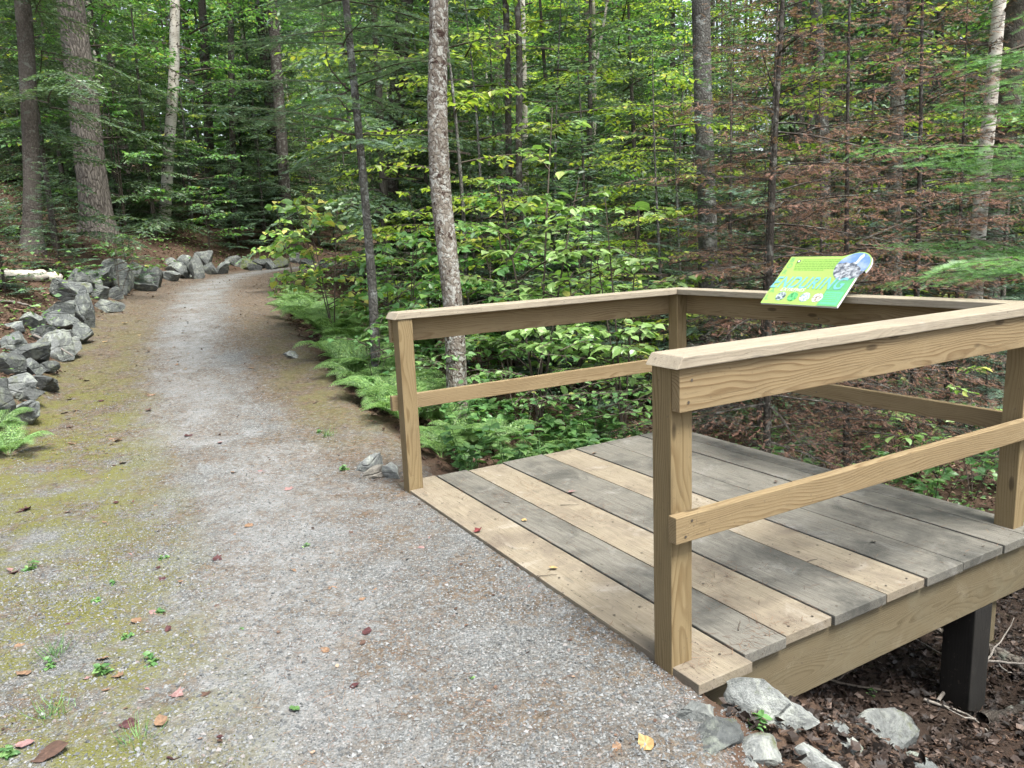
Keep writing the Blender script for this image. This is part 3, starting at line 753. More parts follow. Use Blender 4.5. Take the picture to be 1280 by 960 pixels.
SG_PIC = [flat_mat('dark_picture_print', (.30, .36, .36), c2=(.03, .05, .06), ns=60), flat_mat('green_picture_print', (.10, .42, .14), c2=(.03, .15, .05), ns=60),
          flat_mat('grey_picture_print', (.50, .58, .60), c2=(.12, .18, .20), ns=60), flat_mat('pale_picture_print', (.60, .62, .52), c2=(.14, .10, .08), ns=60)]
SW, SL, TILT = .536, .375, 0.7787
so = dw(1.460, 2.012, 1.020)
sx_ = Vector((-uV[0], -uV[1], 0)); sy_ = Vector((vV[0] * math.cos(TILT), vV[1] * math.cos(TILT), math.sin(TILT))); sn_ = sx_.cross(sy_)
SM = Matrix((sx_, sy_, sn_)).transposed().to_4x4(); SM.translation = so
sign = bpy.data.objects.new('interpretive_sign', None); COL.objects.link(sign); sign.matrix_world = SM; sign.empty_display_size = .1
props(sign, 'tilted lime green information panel reading ENDURING on the back handrail', 'sign')
def sflat(name, pts, m, z=0.0, th=0.0, parent=None):
    pts = np.array(pts, float); n = len(pts)
    V = np.concatenate([np.c_[pts, np.full(n, z)], np.c_[pts, np.full(n, z - th)]]) if th else np.c_[pts, np.full(n, z)]
    bm = bmesh.new(); vs = [bm.verts.new(v) for v in V]
    bm.faces.new(vs[:n])
    if th:
        bm.faces.new(vs[n:][::-1])
        for i in range(n): f = bm.faces.new((vs[i], vs[n + i], vs[n + (i + 1) % n], vs[(i + 1) % n])); f.material_index = 1
    bm.normal_update(); me = bpy.data.meshes.new(name); bm.to_mesh(me); bm.free(); me.materials.append(m); me.materials.append(SG_EDGE)
    return link(name, me, parent or sign)
def circ(cx, cy, r, n=40, sx=1): return [(cx + r * sx * math.cos(a), cy + r * math.sin(a)) for a in np.linspace(0, 2 * math.pi, n, endpoint=False)]
# panel outline: rectangle with a bite of bulge where ENDURING starts and the photo disc sticking out of the upper corner
pan = [(0, 0), (SW, 0), (SW, .30)] + [(SW - .070 + .112 * math.cos(a), SL - .080 + .112 * math.sin(a)) for a in np.linspace(-.35, math.pi * .55, 22)] + [(SW - .17, SL), (0, SL)]
panel = sflat('panel', pan, SG_LIME, 0, .013)
sflat('corner_print', [(SW - .135, 0.002), (SW - .002, .002), (SW - .002, .255), (SW - .10, .255), (SW - .135, .13)], SG_GREEN, .001, parent=panel)
sflat('corner_print', [(SW - .13, .235), (SW - .003, .235), (SW - .003, .29), (SW - .09, .29)], SG_GREEN, .0012, parent=panel)
disc = sflat('photo_print', circ(SW - .070, SL - .080, .105), SG_SKY, .0016, parent=panel)
rk = [(SW - .070 + .104 * math.cos(a), SL - .080 + .104 * math.sin(a)) for a in np.linspace(math.pi * .98, math.pi * 1.93, 24)]
g_ = np.random.default_rng(5)
rk += [(SW - .072 + x, SL - .085 + y) for x, y in [(.08, -.03), (.06, .0), (.035, .012), (.01, .045), (-.02, .03), (-.045, .038), (-.07, .03), (-.095, .03)]]
sflat('rock_print', rk, SG_ROCK, .0022, parent=disc)
sflat('tree_print', [(SW - .06, SL - .06), (SW - .048, SL - .06), (SW - .03, SL - .0), (SW - .042, SL + .018), (SW - .055, SL - .005)], SG_WHITE, .0026, parent=disc)
sflat('map_print', [(SW - .125, .012), (SW - .012, .012), (SW - .012, .105), (SW - .125, .105)], SG_DK, .0015, parent=panel).data.materials[0] = flat_mat('map_green', (.09, .45, .20))
for k in range(4):
    c = sflat('picture_print', circ(.118 + k * .086, .058, .034), SG_PIC[k], .0015, parent=panel)
sflat('emblem_print', circ(.080, .337, .013), SG_BLACK, .0015, parent=panel)
sflat('emblem_print', circ(.080, .337, .0075), SG_WHITE, .0019, parent=panel)
# body text: the photo shows only unreadable grey lines of print
tl = []
for r_i in range(7):
    y = .345 - r_i * .0135; x = .105 if r_i < 2 else .058 + (.004 * r_i); xe = .385 - (.09 if r_i == 6 else g_.uniform(0, .012))
    while x < xe:
        w = g_.uniform(.008, .026); tl.append((x, y, min(w, xe - x))); x += w + .0045
V = []; F = []
for x, y, w in tl:
    k = len(V); V += [(x, y, .0012), (x + w, y, .0012), (x + w, y + .0060, .0012), (x, y + .0060, .0012)]; F.append((k, k + 1, k + 2, k + 3))
mobj('body_text', [(np.array(V), np.array(F), 0)], [SG_TXT], panel); V = []; F = []
for r_i in range(5):
    x = SW - .118; xe = SW - .02
    y = .088 - r_i * .014
    while x < xe:
        w = g_.uniform(.006, .018); k = len(V); w = min(w, xe - x); V += [(x, y, .0019), (x + w, y, .0019), (x + w, y + .004, .0019), (x, y + .004, .0019)]; F.append((k, k + 1, k + 2, k + 3)); x += w + .004
mobj('corner_text', [(np.array(V), np.array(F), 0)], [SG_TXT], panel)
def text(name, s, x, y, size, m, z=.0024, shear=0, rot=0, sx=1.0, bold=.0, sp=1.0):
    cu = bpy.data.curves.new(name, 'FONT'); cu.body = s; cu.size = size; cu.shear = shear; cu.offset = bold; cu.fill_mode = 'FRONT'; cu.extrude = 0; cu.space_character = sp
    o = bpy.data.objects.new(name + '_t', cu); COL.objects.link(o)
    dg = bpy.context.evaluated_depsgraph_get(); me = bpy.data.meshes.new_from_object(o.evaluated_get(dg)); bpy.data.objects.remove(o)
    me.name = name; me.materials.clear(); me.materials.append(m)
    t = link(name, me, panel, loc=(x, y, z), rot=(0, 0, rot), scale=(sx, 1, 1)); return t
text('title_lettering', 'ENDURING', -.010, .124, .124, SG_BLUE, .0028, .30, 0, .72, .0022, 1.14)
text('subtitle_lettering', 'EXTREMES', .085, .098, .036, SG_WHITE, .0024, .3, 0, .95, .0006, 1.1)
for ch, y in (('B', .330), ('O', .283), ('R', .232), ('A', .082), ('L', .028)):
    text('side_lettering', ch, .012, y, .052, SG_DK, .0016)
# bracket
def lbox(name, x0, x1, y0, y1, z0, z1, m, parent):
    V = np.array([(x, y, z) for x in (x0, x1) for y in (y0, y1) for z in (z0, z1)], float)
    F = np.array([(0, 1, 3, 2), (4, 6, 7, 5), (0, 4, 5, 1), (2, 3, 7, 6), (0, 2, 6, 4), (1, 5, 7, 3)])
    return mobj(name, [(V, F, 0)], [m], parent)
lbox('bracket', .10, .13, .03, .30, -.032, -.0135, SG_BLACK, sign)
lbox('bracket', SW - .13, SW - .10, .03, .30, -.032, -.0135, SG_BLACK, sign)
for x in (.102, SW - .128):  # foot standing on the cap
    b0 = SM.inverted() @ dw(0, 0, 0)
    P0 = np.array([(x + .012, .06, -.022), (x + .012, .0, -.0)])
    a = Vector((x + .012, .20, -.03)); wpt = SM @ a; foot = Vector((wpt.x, wpt.y, H + .04)); 
    # keep the foot over the cap
    lo = SM.inverted() @ Vector((so.x + sx_.x * x + vV[0] * .07, so.y + sx_.y * x + vV[1] * .07, H + .041))
    hi_ = Vector((x + .012, .11, -.03))
    tv, tf = tube(np.array([lo, (lo + hi_) / 2, hi_]), [.014, .014, .014], 8)
    mobj('bracket_foot', [(tv, tf, 0)], [SG_BLACK], sign, smooth=True)

# ------------------------------------------------------------------ boulders
def boulder(g, cuts=14, sub=4, rough=.034, flat=.9):
    bm = bmesh.new(); bmesh.ops.create_icosphere(bm, subdivisions=sub, radius=1)
    V = np.array([v.co[:] for v in bm.verts])
    V *= 1.35
    for _ in range(cuts):
        n = g.normal(0, 1, 3); n[2] *= flat; n /= np.linalg.norm(n); d = g.uniform(.50, .88)
        p = V @ n; V -= np.outer(np.maximum(p - d, 0), n)
    V += g.normal(0, rough * .35, V.shape)
    for k in range(3):
        f = 1.5 * 2 ** k; ph = g.uniform(0, 6, 6)
        V += rough / (k + 1) * np.stack([np.sin(V[:, 1] * f * 2 + ph[0]) * np.cos(V[:, 2] * f * 2 + ph[1]), np.sin(V[:, 2] * f * 2 + ph[2]) * np.cos(V[:, 0] * f * 2 + ph[3]), np.sin(V[:, 0] * f * 2 + ph[4]) * np.cos(V[:, 1] * f * 2 + ph[5])], 1)
    F = np.array([[v.index for v in f.verts] for f in bm.faces]); bm.free()
    V /= np.abs(V).max(0)
    return V, F

def rock(px, py, wpx, hpx, label, m=None, group=None, name='boulder', aspect=.8, cuts=11, lift=.15, tilt=.25, seed=None, sub=4, big=1.2):
    g = np.random.default_rng(seed if seed is not None else int(px * 31 + py * 7))
    P = hit(px, py + hpx * .38); dpt = np.linalg.norm(P - [0, 0, HC])
    w = wpx * dpt / F_PX / 2 * big; h = hpx * dpt / F_PX / 2 * big
    V, F = boulder(g, cuts, sub); V = V * [w, w * aspect, h * 1.12]
    V = np.array(Matrix.Rotation(g.normal(0, tilt), 3, 'Y') @ Matrix.Rotation(g.normal(0, tilt * .6), 3, 'X')).dot(V.T).T; V[:, 2] = np.where(V[:, 2] < -h * .8, -h * .8, V[:, 2])
    o = mobj(name, [(V, F, 0)], [m or MS_GREY], smooth=False)
    o.location = (P[0], P[1] + w * .3, P[2] + h * (.40 + lift)); o.rotation_euler = (0, 0, g.normal(0, .2))
    for p_ in o.data.polygons: p_.use_smooth = True
    try: o.data.set_sharp_from_angle(angle=R_(32))
    except Exception: pass
    props(o, label, 'rock', group); return o

GW = 'boulders edging the left side of the path'
for args in [
    (78, 366, 46, 34, 'big slanting dark grey boulder below the white birch log', MS_GREY), (99, 355, 32, 26, 'long dark boulder leaning over the big slanting one', MS_GREY),
    (127, 349, 30, 20, 'rounded grey boulder where the upper and lower rows meet', MS_GREY), (150, 352, 32, 38, 'tall dark upright boulder at the bend of the wall', MS_GREY),
    (173, 357, 32, 17, 'low flat boulder at the foot of the tall dark one', MS_GREY), (167, 338, 20, 18, 'small boulder perched behind the tall dark one', MS_PALE),
    (193, 347, 26, 36, 'steep ridge shaped boulder beside the low flat one', MS_GREY), (208, 345, 24, 17, 'medium boulder right of the steep ridge shaped one', MS_GREY),
    (222, 341, 26, 18, 'dark lumpy boulder in line under the white birch trunk', MS_GREY), (242, 338, 20, 28, 'narrow upright pale boulder past the birch trunk', MS_PALE),
    (255, 327, 22, 20, 'pale boulder on top of the row past the birch', MS_PALE), (262, 337, 24, 16, 'dark low boulder next to the narrow upright one', MS_GREY),
    (277, 336, 18, 18, 'small dark boulder before the wall turns', MS_GREY), (290, 326, 18, 16, 'pale round boulder at the turn of the wall', MS_PALE),
    (306, 332, 22, 15, 'mossy rounded boulder at the turn of the wall', MS_MOSSY), (328, 331, 28, 13, 'dark low boulder across the end of the straight path', MS_GREY),
    (350, 330, 22, 13, 'mossy flat boulder under the dark leaning trunk', MS_MOSSY), (366, 325, 16, 18, 'upright pale boulder at the far end of the wall', MS_PALE),
    (385, 331, 20, 11, 'low dark boulder last before the ferns', MS_GREY), (403, 331, 16, 10, 'tiny far boulder behind the yellowing shrub', MS_GREY),
    (76, 405, 30, 22, 'grey boulder between the two wall tiers', MS_GREY), (107, 392, 20, 46, 'tall narrow boulder standing on end by the path', MS_GREY),
    (129, 382, 30, 16, 'flat grey boulder lying on the path edge', MS_GREY), (41, 406, 28, 20, 'half buried grey boulder in the needles', MS_GREY),
    (68, 397, 46, 22, 'wide dark boulder under the bank', MS_GREY), (96, 421, 24, 22, 'small boulder below the standing one', MS_GREY),
    (68, 434, 36, 32, 'large pale lichen boulder of the lower tier', MS_PALE), (84, 437, 24, 22, 'pale blocky boulder right of the large lichen one', MS_PALE),
    (10, 430, 34, 22, 'grey slab at the frame edge above the lowest tier', MS_GREY), (36, 448, 42, 22, 'dark angular slab with a straight top edge', MS_GREY),
    (35, 463, 34, 20, 'blue grey boulder under the angular slab', MS_GREY), (6, 456, 36, 30, 'large cut off grey boulder at the frame edge', MS_GREY),
    (53, 480, 34, 20, 'flat topped pale boulder nearest the path', MS_PALE), (18, 486, 42, 30, 'big pale rock of the lowest tier', MS_PALE),
    (18, 522, 40, 22, 'low dark rock behind the bright fern', MS_GREY), (-22, 500, 50, 40, 'large rock mostly outside the frame', MS_GREY),
    (58, 462, 20, 14, 'small wedge stone between two pale boulders', MS_GREY), (120, 367, 24, 18, 'brownish boulder behind the standing one', MS_GREY),
    (213, 331, 16, 12, 'small stone in the leaves behind the row', MS_GREY), (232, 328, 16, 14, 'stone half sunk in leaves above the row', MS_GREY),
    (139, 368, 20, 13, 'small grey stone in front of the rounded one', MS_GREY), (20, 408, 20, 13, 'small stone poking out of the needle slope', MS_GREY), (112, 352, 24, 20, 'dark leaning stone between the long dark and the rounded boulder', MS_GREY),
    (183, 352, 16, 22, 'thin upright slab against the steep ridge shaped boulder', MS_GREY), (232, 343, 22, 14, 'low slab filling the row right of the lumpy boulder', MS_GREY),
    (50, 420, 28, 18, 'tilted slab above the large lichen boulder', MS_GREY), (88, 385, 26, 22, 'dark stone wedged behind the standing boulder', MS_GREY),
    (30, 500, 30, 18, 'pale broken stone at the foot of the lowest tier', MS_PALE), (316, 334, 18, 12, 'grey stone filling the row after the mossy rounded one', MS_GREY), (340, 333, 16, 10, 'small grey stone before the mossy flat boulder', MS_GREY)]:
    rock(*args[:5], m=args[5], group=GW)
GR = 'rocks on the edge of the gravel by the platform'
for args in [
    (957, 884, 112, 56, 'largest pale grey rock under the end of the rim board', MS_LIGHT), (877, 892, 56, 32, 'rounded grey rock at the gravel edge', MS_LIGHT),
    (898, 930, 82, 30, 'long narrow dark grey rock pointing down the slope', MS_GREY), (1042, 909, 46, 20, 'low pale stone right of the small green seedling', MS_LIGHT),
    (1120, 920, 78, 40, 'wide grey rock in the brown leaves', MS_LIGHT), (957, 946, 60, 30, 'pale stone at the bottom edge next to the long dark one', MS_LIGHT),
    (1018, 950, 58, 28, 'bluish stone at the bottom edge in the middle', MS_LIGHT), (1150, 955, 46, 24, 'stone at the bottom edge furthest down the slope', MS_GREY),
    (1060, 935, 30, 13, 'small flat pinkish grey stone among dry leaves', MS_LIGHT), (930, 960, 30, 14, 'small pale stone touching the bottom of the picture', MS_LIGHT)]:
    rock(*args[:5], m=args[5], group=GR, aspect=.5 if args[2] > 70 else .8, lift=-.22, tilt=.10, sub=4, big=1.12)
rock(461, 577, 32, 30, 'grey rock beside the left front post', MS_LIGHT, 'rocks at the left front post', lift=.0, big=1.15)
rock(469, 594, 27, 15, 'cream coloured smooth stone beside the left front post', MS_TAN, 'rocks at the left front post', lift=.15, cuts=5, big=1.25)
rock(490, 590, 22, 24, 'pale grey stone almost touching the left front post', MS_LIGHT, 'rocks at the left front post', lift=-.05, big=1.15)
rock(412, 437, 16, 11, 'small grey stone in the path edge under the ferns', MS_LIGHT, 'rocks at the left front post')
rock(362, 443, 18, 10, 'small pale stone at the right edge of the path', MS_LIGHT, 'rocks at the left front post')

# ------------------------------------------------------------------ loose gravel, needles, litter (countless)
def scatter_xy(n, x0, x1, y0, y1): return rng.uniform(x0, x1, n), rng.uniform(y0, y1, n)
def rotz(a):
    c, s = np.cos(a), np.sin(a); Z = np.zeros_like(c); O = np.ones_like(c)
    return np.stack([np.stack([c, -s, Z], -1), np.stack([s, c, Z], -1), np.stack([Z, Z, O], -1)], -2)
def tiltm(n, k):
    d = rng.normal(0, 1, (n, 3)); d[:, 2] *= k
    up = np.array([0, 0, 1.0]) + rng.normal(0, k, (n, 3))
    return frames(d, up)
def deckuv(x, y): return -(x - .5) * .492 + (y - 2.34) * .871, (x - .5) * .871 + (y - 2.34) * .492

def gravel():
    parts = []
    for n, (x0, x1, y0, y1), (s0, s1) in ((76000, (-2.6, 1.1, 1.5, 4.0), (.002, .0055)), (9000, (-2.4, 1.1, 1.5, 3.6), (.0045, .010)), (26000, (-3.8, .6, 3.6, 7), (.003, .007))):
        x, y = scatter_xy(n, x0, x1, y0, y1); d, hw, _ = lateral(x, y); u, v = deckuv(x, y)
        prob = .35 + .65 * vnoise(x * 3.1, y * 3.1, 21) + .35 * np.exp(-((u - .3) ** 2 + (v + .3) ** 2) / .6)
        k = (np.abs(d) < hw + .25) & ((v < -.004) | (u < -.2)) & (rng.random(n) < prob) & (x < .55 + rng.random(n) * .5)
        x, y = x[k], y[k]; z = terrain(x, y); m = len(x)
        T = np.array([(1, 0, 0), (-.3, .9, .1), (-.8, -.6, 0), (.2, -.9, .1), (.1, .1, .75), (0, 0, -.6)])
        TF = np.array([(0, 1, 4), (1, 2, 4), (2, 3, 4), (3, 0, 4)])
        s = rng.uniform(s0, s1, m)[:, None] * rng.uniform(.6, 1.35, (m, 3))
        parts.append((*inst(T, TF, np.c_[x, y, z + s[:, 2] * .1], frames(rng.normal(0, 1, (m, 3)) * [1, 1, .2], np.array([0, 0, 1.]) + rng.normal(0, .3, (m, 3))), s), 0))
    props(mobj('loose_gravel', parts, [MG]), 'loose crushed grey gravel over the path', 'gravel', kind='stuff')
gravel()

def needles():
    n = 76000; x, y = scatter_xy(n, -4.2, 2.6, 1.4, 8.5); d, hw, _ = lateral(x, y); u, v = deckuv(x, y)
    on = (v > 0) & (u > -.07) & (u < 2.48) & (v < 2.26)
    cl = vnoise(x * 2.3, y * 2.3, 31) * .6 + vnoise(x * 9, y * 9, 32) * .4
    pr = np.clip((cl - .42) * 3.0, 0, 1) * np.where(on, 0, 1)
    pr = np.where(~on & (np.abs(d) > hw), np.maximum(pr, .6), pr)
    pr = np.where(~on & (x > .45) & (y < 3), np.maximum(pr, .8), pr)
    pr = np.where(on, .05 + .6 * np.clip((cl - .58) * 4, 0, 1) + .9 * ((u < .06) & (v < .6)) + .5 * (np.minimum.reduce([np.abs(v - b_) for b_ in bnd]) < .012), pr)
    k = rng.random(n) < pr; x, y, on = x[k], y[k], on[k]
    xa, ya = scatter_xy(60000, -8, -.5, 5, 18); d, hw, _ = lateral(xa, ya); r_ = np.abs(d + .05 * hw) / hw
    ka = (r_ < 1.15) & (rng.random(60000) < np.clip((r_ - .25) / .5, .04, 1) * (.25 + .75 * vnoise(xa * 2.6, ya * 2.6, 33)))
    nn_ = len(x); x = np.r_[x, xa[ka]]; y = np.r_[y, ya[ka]]; on = np.r_[on, np.zeros(ka.sum(), bool)]; m = len(x); big_ = np.r_[np.ones(nn_), np.full(ka.sum(), 1.9)]
    z = np.where(on, .003, terrain(x, y) + .003)
    L = rng.uniform(.015, .05, m) * big_ ** .5; T = np.array([(-.5, 0, 0), (.5, 0, 0), (.4, 1, 0), (-.4, 1, 0)]); TF = np.array([(0, 1, 2, 3)])
    s = np.c_[rng.uniform(.0008, .0016, m) * big_ ** 1.5, L, L]
    dd = rng.normal(0, 1, (m, 3)) * [1, 1, .07]; dd[on, 2] = 0
    props(mobj('dry_needles', [(*inst(T, TF, np.c_[x, y, z], frames(dd, np.array([0, 0, 1.]) + rng.normal(0, .3, (m, 3)) * (~on)[:, None]), s), 0)], [ML_PN]),
          'fallen reddish brown conifer needles on path and bank', 'needles', kind='stuff')
needles()

CURL = (np.array([(0, 0, 0), (.30, .25, .10), (.38, .6, .16), (0, 1.0, .12), (-.38, .6, .05), (-.30, .25, .13), (0, .5, -.01)]), np.array([(0, 1, 6), (1, 2, 6), (2, 3, 6), (3, 4, 6), (4, 5, 6), (5, 0, 6)]))
def _oval():
    t = np.linspace(0, 1, 9); w = .36 * np.sin(t ** .85 * math.pi) ** .8
    v = [(0, 0, 0)] + [(w[i], t[i], .25 * w[i] + .10 * t[i] ** 2) for i in range(1, 8)] + [(0, 1.05, .12)] + [(-w[i], t[i], .32 * w[i] + .10 * t[i] ** 2) for i in range(7, 0, -1)] + [(0, .5, 0)]
    return np.array(v), np.array([(i, (i + 1) % 16, 16) for i in range(16)])
OVAL = _oval()
def litter():
    SL = (np.array([(0, 0, 0), (.16, .3, .08), (.12, .75, .12), (0, 1.1, .05), (-.12, .75, .02), (-.16, .3, .08)]), np.array([(0, 1, 2), (0, 2, 3), (0, 3, 4), (0, 4, 5)]))
    M2 = (MAPLE[0] - [0, .4, 0], MAPLE[1])
    for name, mt, lab, sets in (
        ('damp_shade_litter', ML_DAMP_SHADE, 'dark wet leaves in the hollow under the platform, its shade in their colour', [(26000, (.4, 5.0, .9, 6), (.012, .030), CURL, .75), (16000, (.4, 5.0, .9, 6), (.018, .042), SL, .6), (9000, (.4, 5.0, .9, 6), (.03, .055), M2, .45), (7000, (.4, 5.0, .9, 6), (.03, .055), CURL, .5)]),
        ('leaf_litter', ML_LITTER, 'brown fallen leaves covering the forest floor', [(30000, (-4.5, 6, 5.2, 12), (.03, .06), LEAF2, .35), (42000, (-15, 14, 6, 28), (.05, .10), LEAF2, .3), (26000, (-16, -2.5, -2, 20), (.035, .07), LEAF2, .3), (16000, (-8, -3, -1, 13), (.025, .055), CURL, .35), (6000, (-8, -3, -1, 12), (.03, .055), M2, .4)])):
        parts = []
        for n, box, (s0, s1), T, fl in sets:
            x, y = scatter_xy(n, *box); d, hw, _ = lateral(x, y); u, v = deckuv(x, y)
            on = (v > -.08) & (u > -.12) & (u < 2.5) & (v < .25)
            k = (np.abs(d) > hw * (.98 + .2 * rng.random(n))) & ~on & (rng.random(n) < .35 + .65 * vnoise(x * 1.7, y * 1.7, 41))
            k &= (x > .62) | (y > 4.5) | (x < -2)
            if mt is ML_LITTER: k &= ~((x > .4) & (y < 5.2))
            x, y = x[k], y[k]; m = len(x); z = terrain(x, y) + .004
            parts.append((*inst(T[0], T[1], np.c_[x, y, z + rng.uniform(0, .018, m)], frames(rng.normal(0, 1, (m, 3)) * [1, 1, .2], np.array([0, 0, 1.]) + rng.normal(0, fl, (m, 3))), np.c_[rng.uniform(s0, s1, m), rng.uniform(s0, s1, m), rng.uniform(s0, s1, m) * rng.uniform(.5, 3.0, m)]), 0))
        if mt is ML_LITTER:   # crumbs of leaf along the trodden path
            x, y = scatter_xy(9000, -8, .4, 1.8, 18); d, hw, _ = lateral(x, y); r_ = np.abs(d) / hw; u, v = deckuv(x, y)
            k = (r_ < 1.1) & ((v < -.03) | (u > 2.6)) & (rng.random(9000) < .06 + .6 * np.clip(r_ - .35, 0, 1) + .25 * (vnoise(x * 2, y * 2, 45) > .62))
            x, y = x[k], y[k]; m = len(x); s_ = rng.uniform(.007, .022, m) * (1 + np.clip(y - 5, 0, 8) * .12)
            parts.append((*inst(CURL[0], CURL[1], np.c_[x, y, terrain(x, y) + .004], frames(rng.normal(0, 1, (m, 3)) * [1, 1, .15], np.array([0, 0, 1.]) + rng.normal(0, .3, (m, 3))), s_), 0))
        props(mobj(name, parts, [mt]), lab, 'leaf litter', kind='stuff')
litter()

def moss_tufts():
    n = 80000; x, y = scatter_xy(n, -4.6, -.5, 1.5, 8); d, hw, _ = lateral(x, y); rel = d / hw
    cl = vnoise(x * 2.1, y * 2.1, 51) * .55 + vnoise(x * 7, y * 7, 52) * .45
    k = (rng.random(n) < np.clip((-x - .75 - (y - 2.2) * .52) / .55, 0, 1) * np.clip((cl - .44) * 5, 0, 1)) & (np.abs(rel) < 1.1)
    x, y = x[k], y[k]; m = len(x); z = terrain(x, y)
    T = np.array([(-.5, 0, 0), (.5, 0, 0), (0, .25, 1)]); TF = np.array([(0, 1, 2)])
    s = np.c_[rng.uniform(.003, .006, m), rng.uniform(.004, .01, m), rng.uniform(.004, .010, m)]
    props(mobj('moss', [(*inst(T, TF, np.c_[x, y, z], rotz(rng.uniform(0, 6.28, m)), s), 0)], [ML_MOSS]), 'yellow green moss along the left half of the path', 'moss', kind='stuff')
moss_tufts()

# ------------------------------------------------------------------ fallen leaves one can count
def fallen(kind, px, py, size, label, shape='maple', on_deck=False, group='fallen leaves on the path and boards'):
    size = size * 1.05 if size < .1 else size
    g = np.random.default_rng(int(px * 13 + py * 5))
    if on_deck:
        d = ray(px, py); t = (0.003 - HC) / d[2]; P = np.array([0, 0, HC]) + d * t
    else: P = hit(px, py)
    T, TF = {'maple': MAPLE, 'oval': OVAL}[shape]
    V = T.copy() - [0, .45, 0]; curl = g.uniform(.15, .6)
    V[:, 2] = curl * (V[:, 0] ** 2 + .6 * V[:, 1] ** 2) + g.normal(0, .03, len(V)); V[:, 2] -= V[:, 2].min()
    o = mobj('fallen_leaf', [(V * size, TF, 0)], [FALL[kind]]); o.location = (P[0], P[1], P[2] + .003)
    o.rotation_euler = (g.normal(0, .16), g.normal(0, .16), g.uniform(0, 6.28))
    o.location.z += size * .06
    return props(o, label, 'leaf', group)
LV = [('tan', 25, 955 - 2, .10, 'x')]
named = [
    ('brown', 60, 945, .12, 'large reddish brown leaf at the bottom left corner', 'oval', 0), ('yellow', 808, 933, .062, 'curled pale yellow leaf near the bottom rocks', 'oval', 0),
    ('maroon', 347, 814, .045, 'dark maroon leaf low on the gravel centre', 'maple', 0), ('maroon', 446, 790, .042, 'dark maroon leaf on pale gravel', 'maple', 0),
    ('pink', 483, 737, .055, 'pink maple leaf lying flat on the gravel', 'maple', 0), ('pink', 534, 676, .045, 'pink leaf on gravel in front of the boards', 'maple', 0),
    ('pink', 657, 740, .055, 'curled pink leaf beside the front plank', 'maple', 0), ('red', 597, 664, .05, 'crimson leaf on the tan front plank', 'maple', 1),
    ('yellow', 655, 651, .035, 'small yellow leaf on the grey second plank', 'oval', 1), ('yellow', 692, 711, .04, 'small yellow leaf at the front plank seam', 'oval', 1),
    ('pink', 715, 616, .05, 'pale pink leaf caught in a plank gap', 'maple', 1), ('tan', 743, 567, .045, 'orange tan leaf at the left ends of the planks', 'oval', 1),
    ('tan', 188, 496, .10, 'curled orange tan leaf up the path', 'maple', 0), ('red', 165, 630, .05, 'red leaf left of the pale strip', 'maple', 0),
    ('maroon', 30, 640, .09, 'dark maroon leaf at the far left of the moss', 'maple', 0), ('tan', 88, 792, .055, 'tan oval leaf on the yellow moss', 'oval', 0),
    ('tan', 202, 905, .055, 'curled tan leaf low on the left', 'oval', 0), ('tan', 128, 825, .05, 'brown tan leaf beside green seedlings', 'oval', 0),
    ('tan', 192, 866, .05, 'pinkish tan leaf on the mossy gravel', 'oval', 0), ('pink', 360, 612, .06, 'pink leaf pair on the gravel', 'maple', 0),
    ('pink', 326, 592, .06, 'pinkish leaf in the middle of the path', 'maple', 0), ('tan', 537, 872, .045, 'rust coloured leaf in the gravel', 'oval', 0),
    ('tan', 268, 812, .04, 'small tan leaf on grey gravel', 'oval', 0), ('yellow', 375, 664, .04, 'small yellow leaf by a green seedling', 'oval', 0),
    ('green', 733, 884 - 0, .035, 'green leaf', 'oval', 0), ('green', 368, 888, .045, 'dark green leaf on gravel', 'oval', 0),
    ('brown', 1092, 678, .03, 'small dark leaf scrap on a grey plank', 'oval', 1), ('brown', 970, 603, .03, 'tiny brown scrap on a back plank', 'oval', 1)]
named = [q for q in named if q[4] != 'green leaf']
for q in named: fallen(*q[:6], on_deck=bool(q[6]))
cw = {'maroon': 'dark maroon', 'red': 'red', 'pink': 'pink', 'tan': 'tan', 'yellow': 'pale yellow', 'brown': 'dull brown'}
zones = [('the yellow moss at lower left', (5, 230, 640, 950), 42, ('tan', 'maroon', 'pink', 'brown', 'tan')), ('the far mossy left edge of the path', (60, 200, 400, 640), 40, ('tan', 'maroon', 'brown', 'yellow')),
         ('the middle of the gravel path', (200, 470, 470, 940), 36, ('tan', 'pink', 'brown', 'tan', 'brown', 'maroon')), ('the far straight of the path', (150, 330, 360, 470), 30, ('tan', 'yellow', 'tan')),
         ('the gravel in front of the platform', (430, 800, 640, 940), 16, ('tan', 'brown', 'pink'))]
for zn, (a, b, c, d_), n, ks in zones:
    for i in range(n):
        px, py = rng.uniform(a, b), rng.uniform(c, d_)
        if zn.startswith('the gravel in front') and py < 612 + (px - 505) * .72 + 15: continue
        k = ks[rng.integers(len(ks))]
        fallen(k, px, py, rng.uniform(.022, .055) * (1 if py > 560 else 1.35), 'small %s fallen leaf on %s' % (cw[k], zn), 'oval' if rng.random() < .6 else 'maple', group='small %s leaves on %s' % (cw[k], zn))

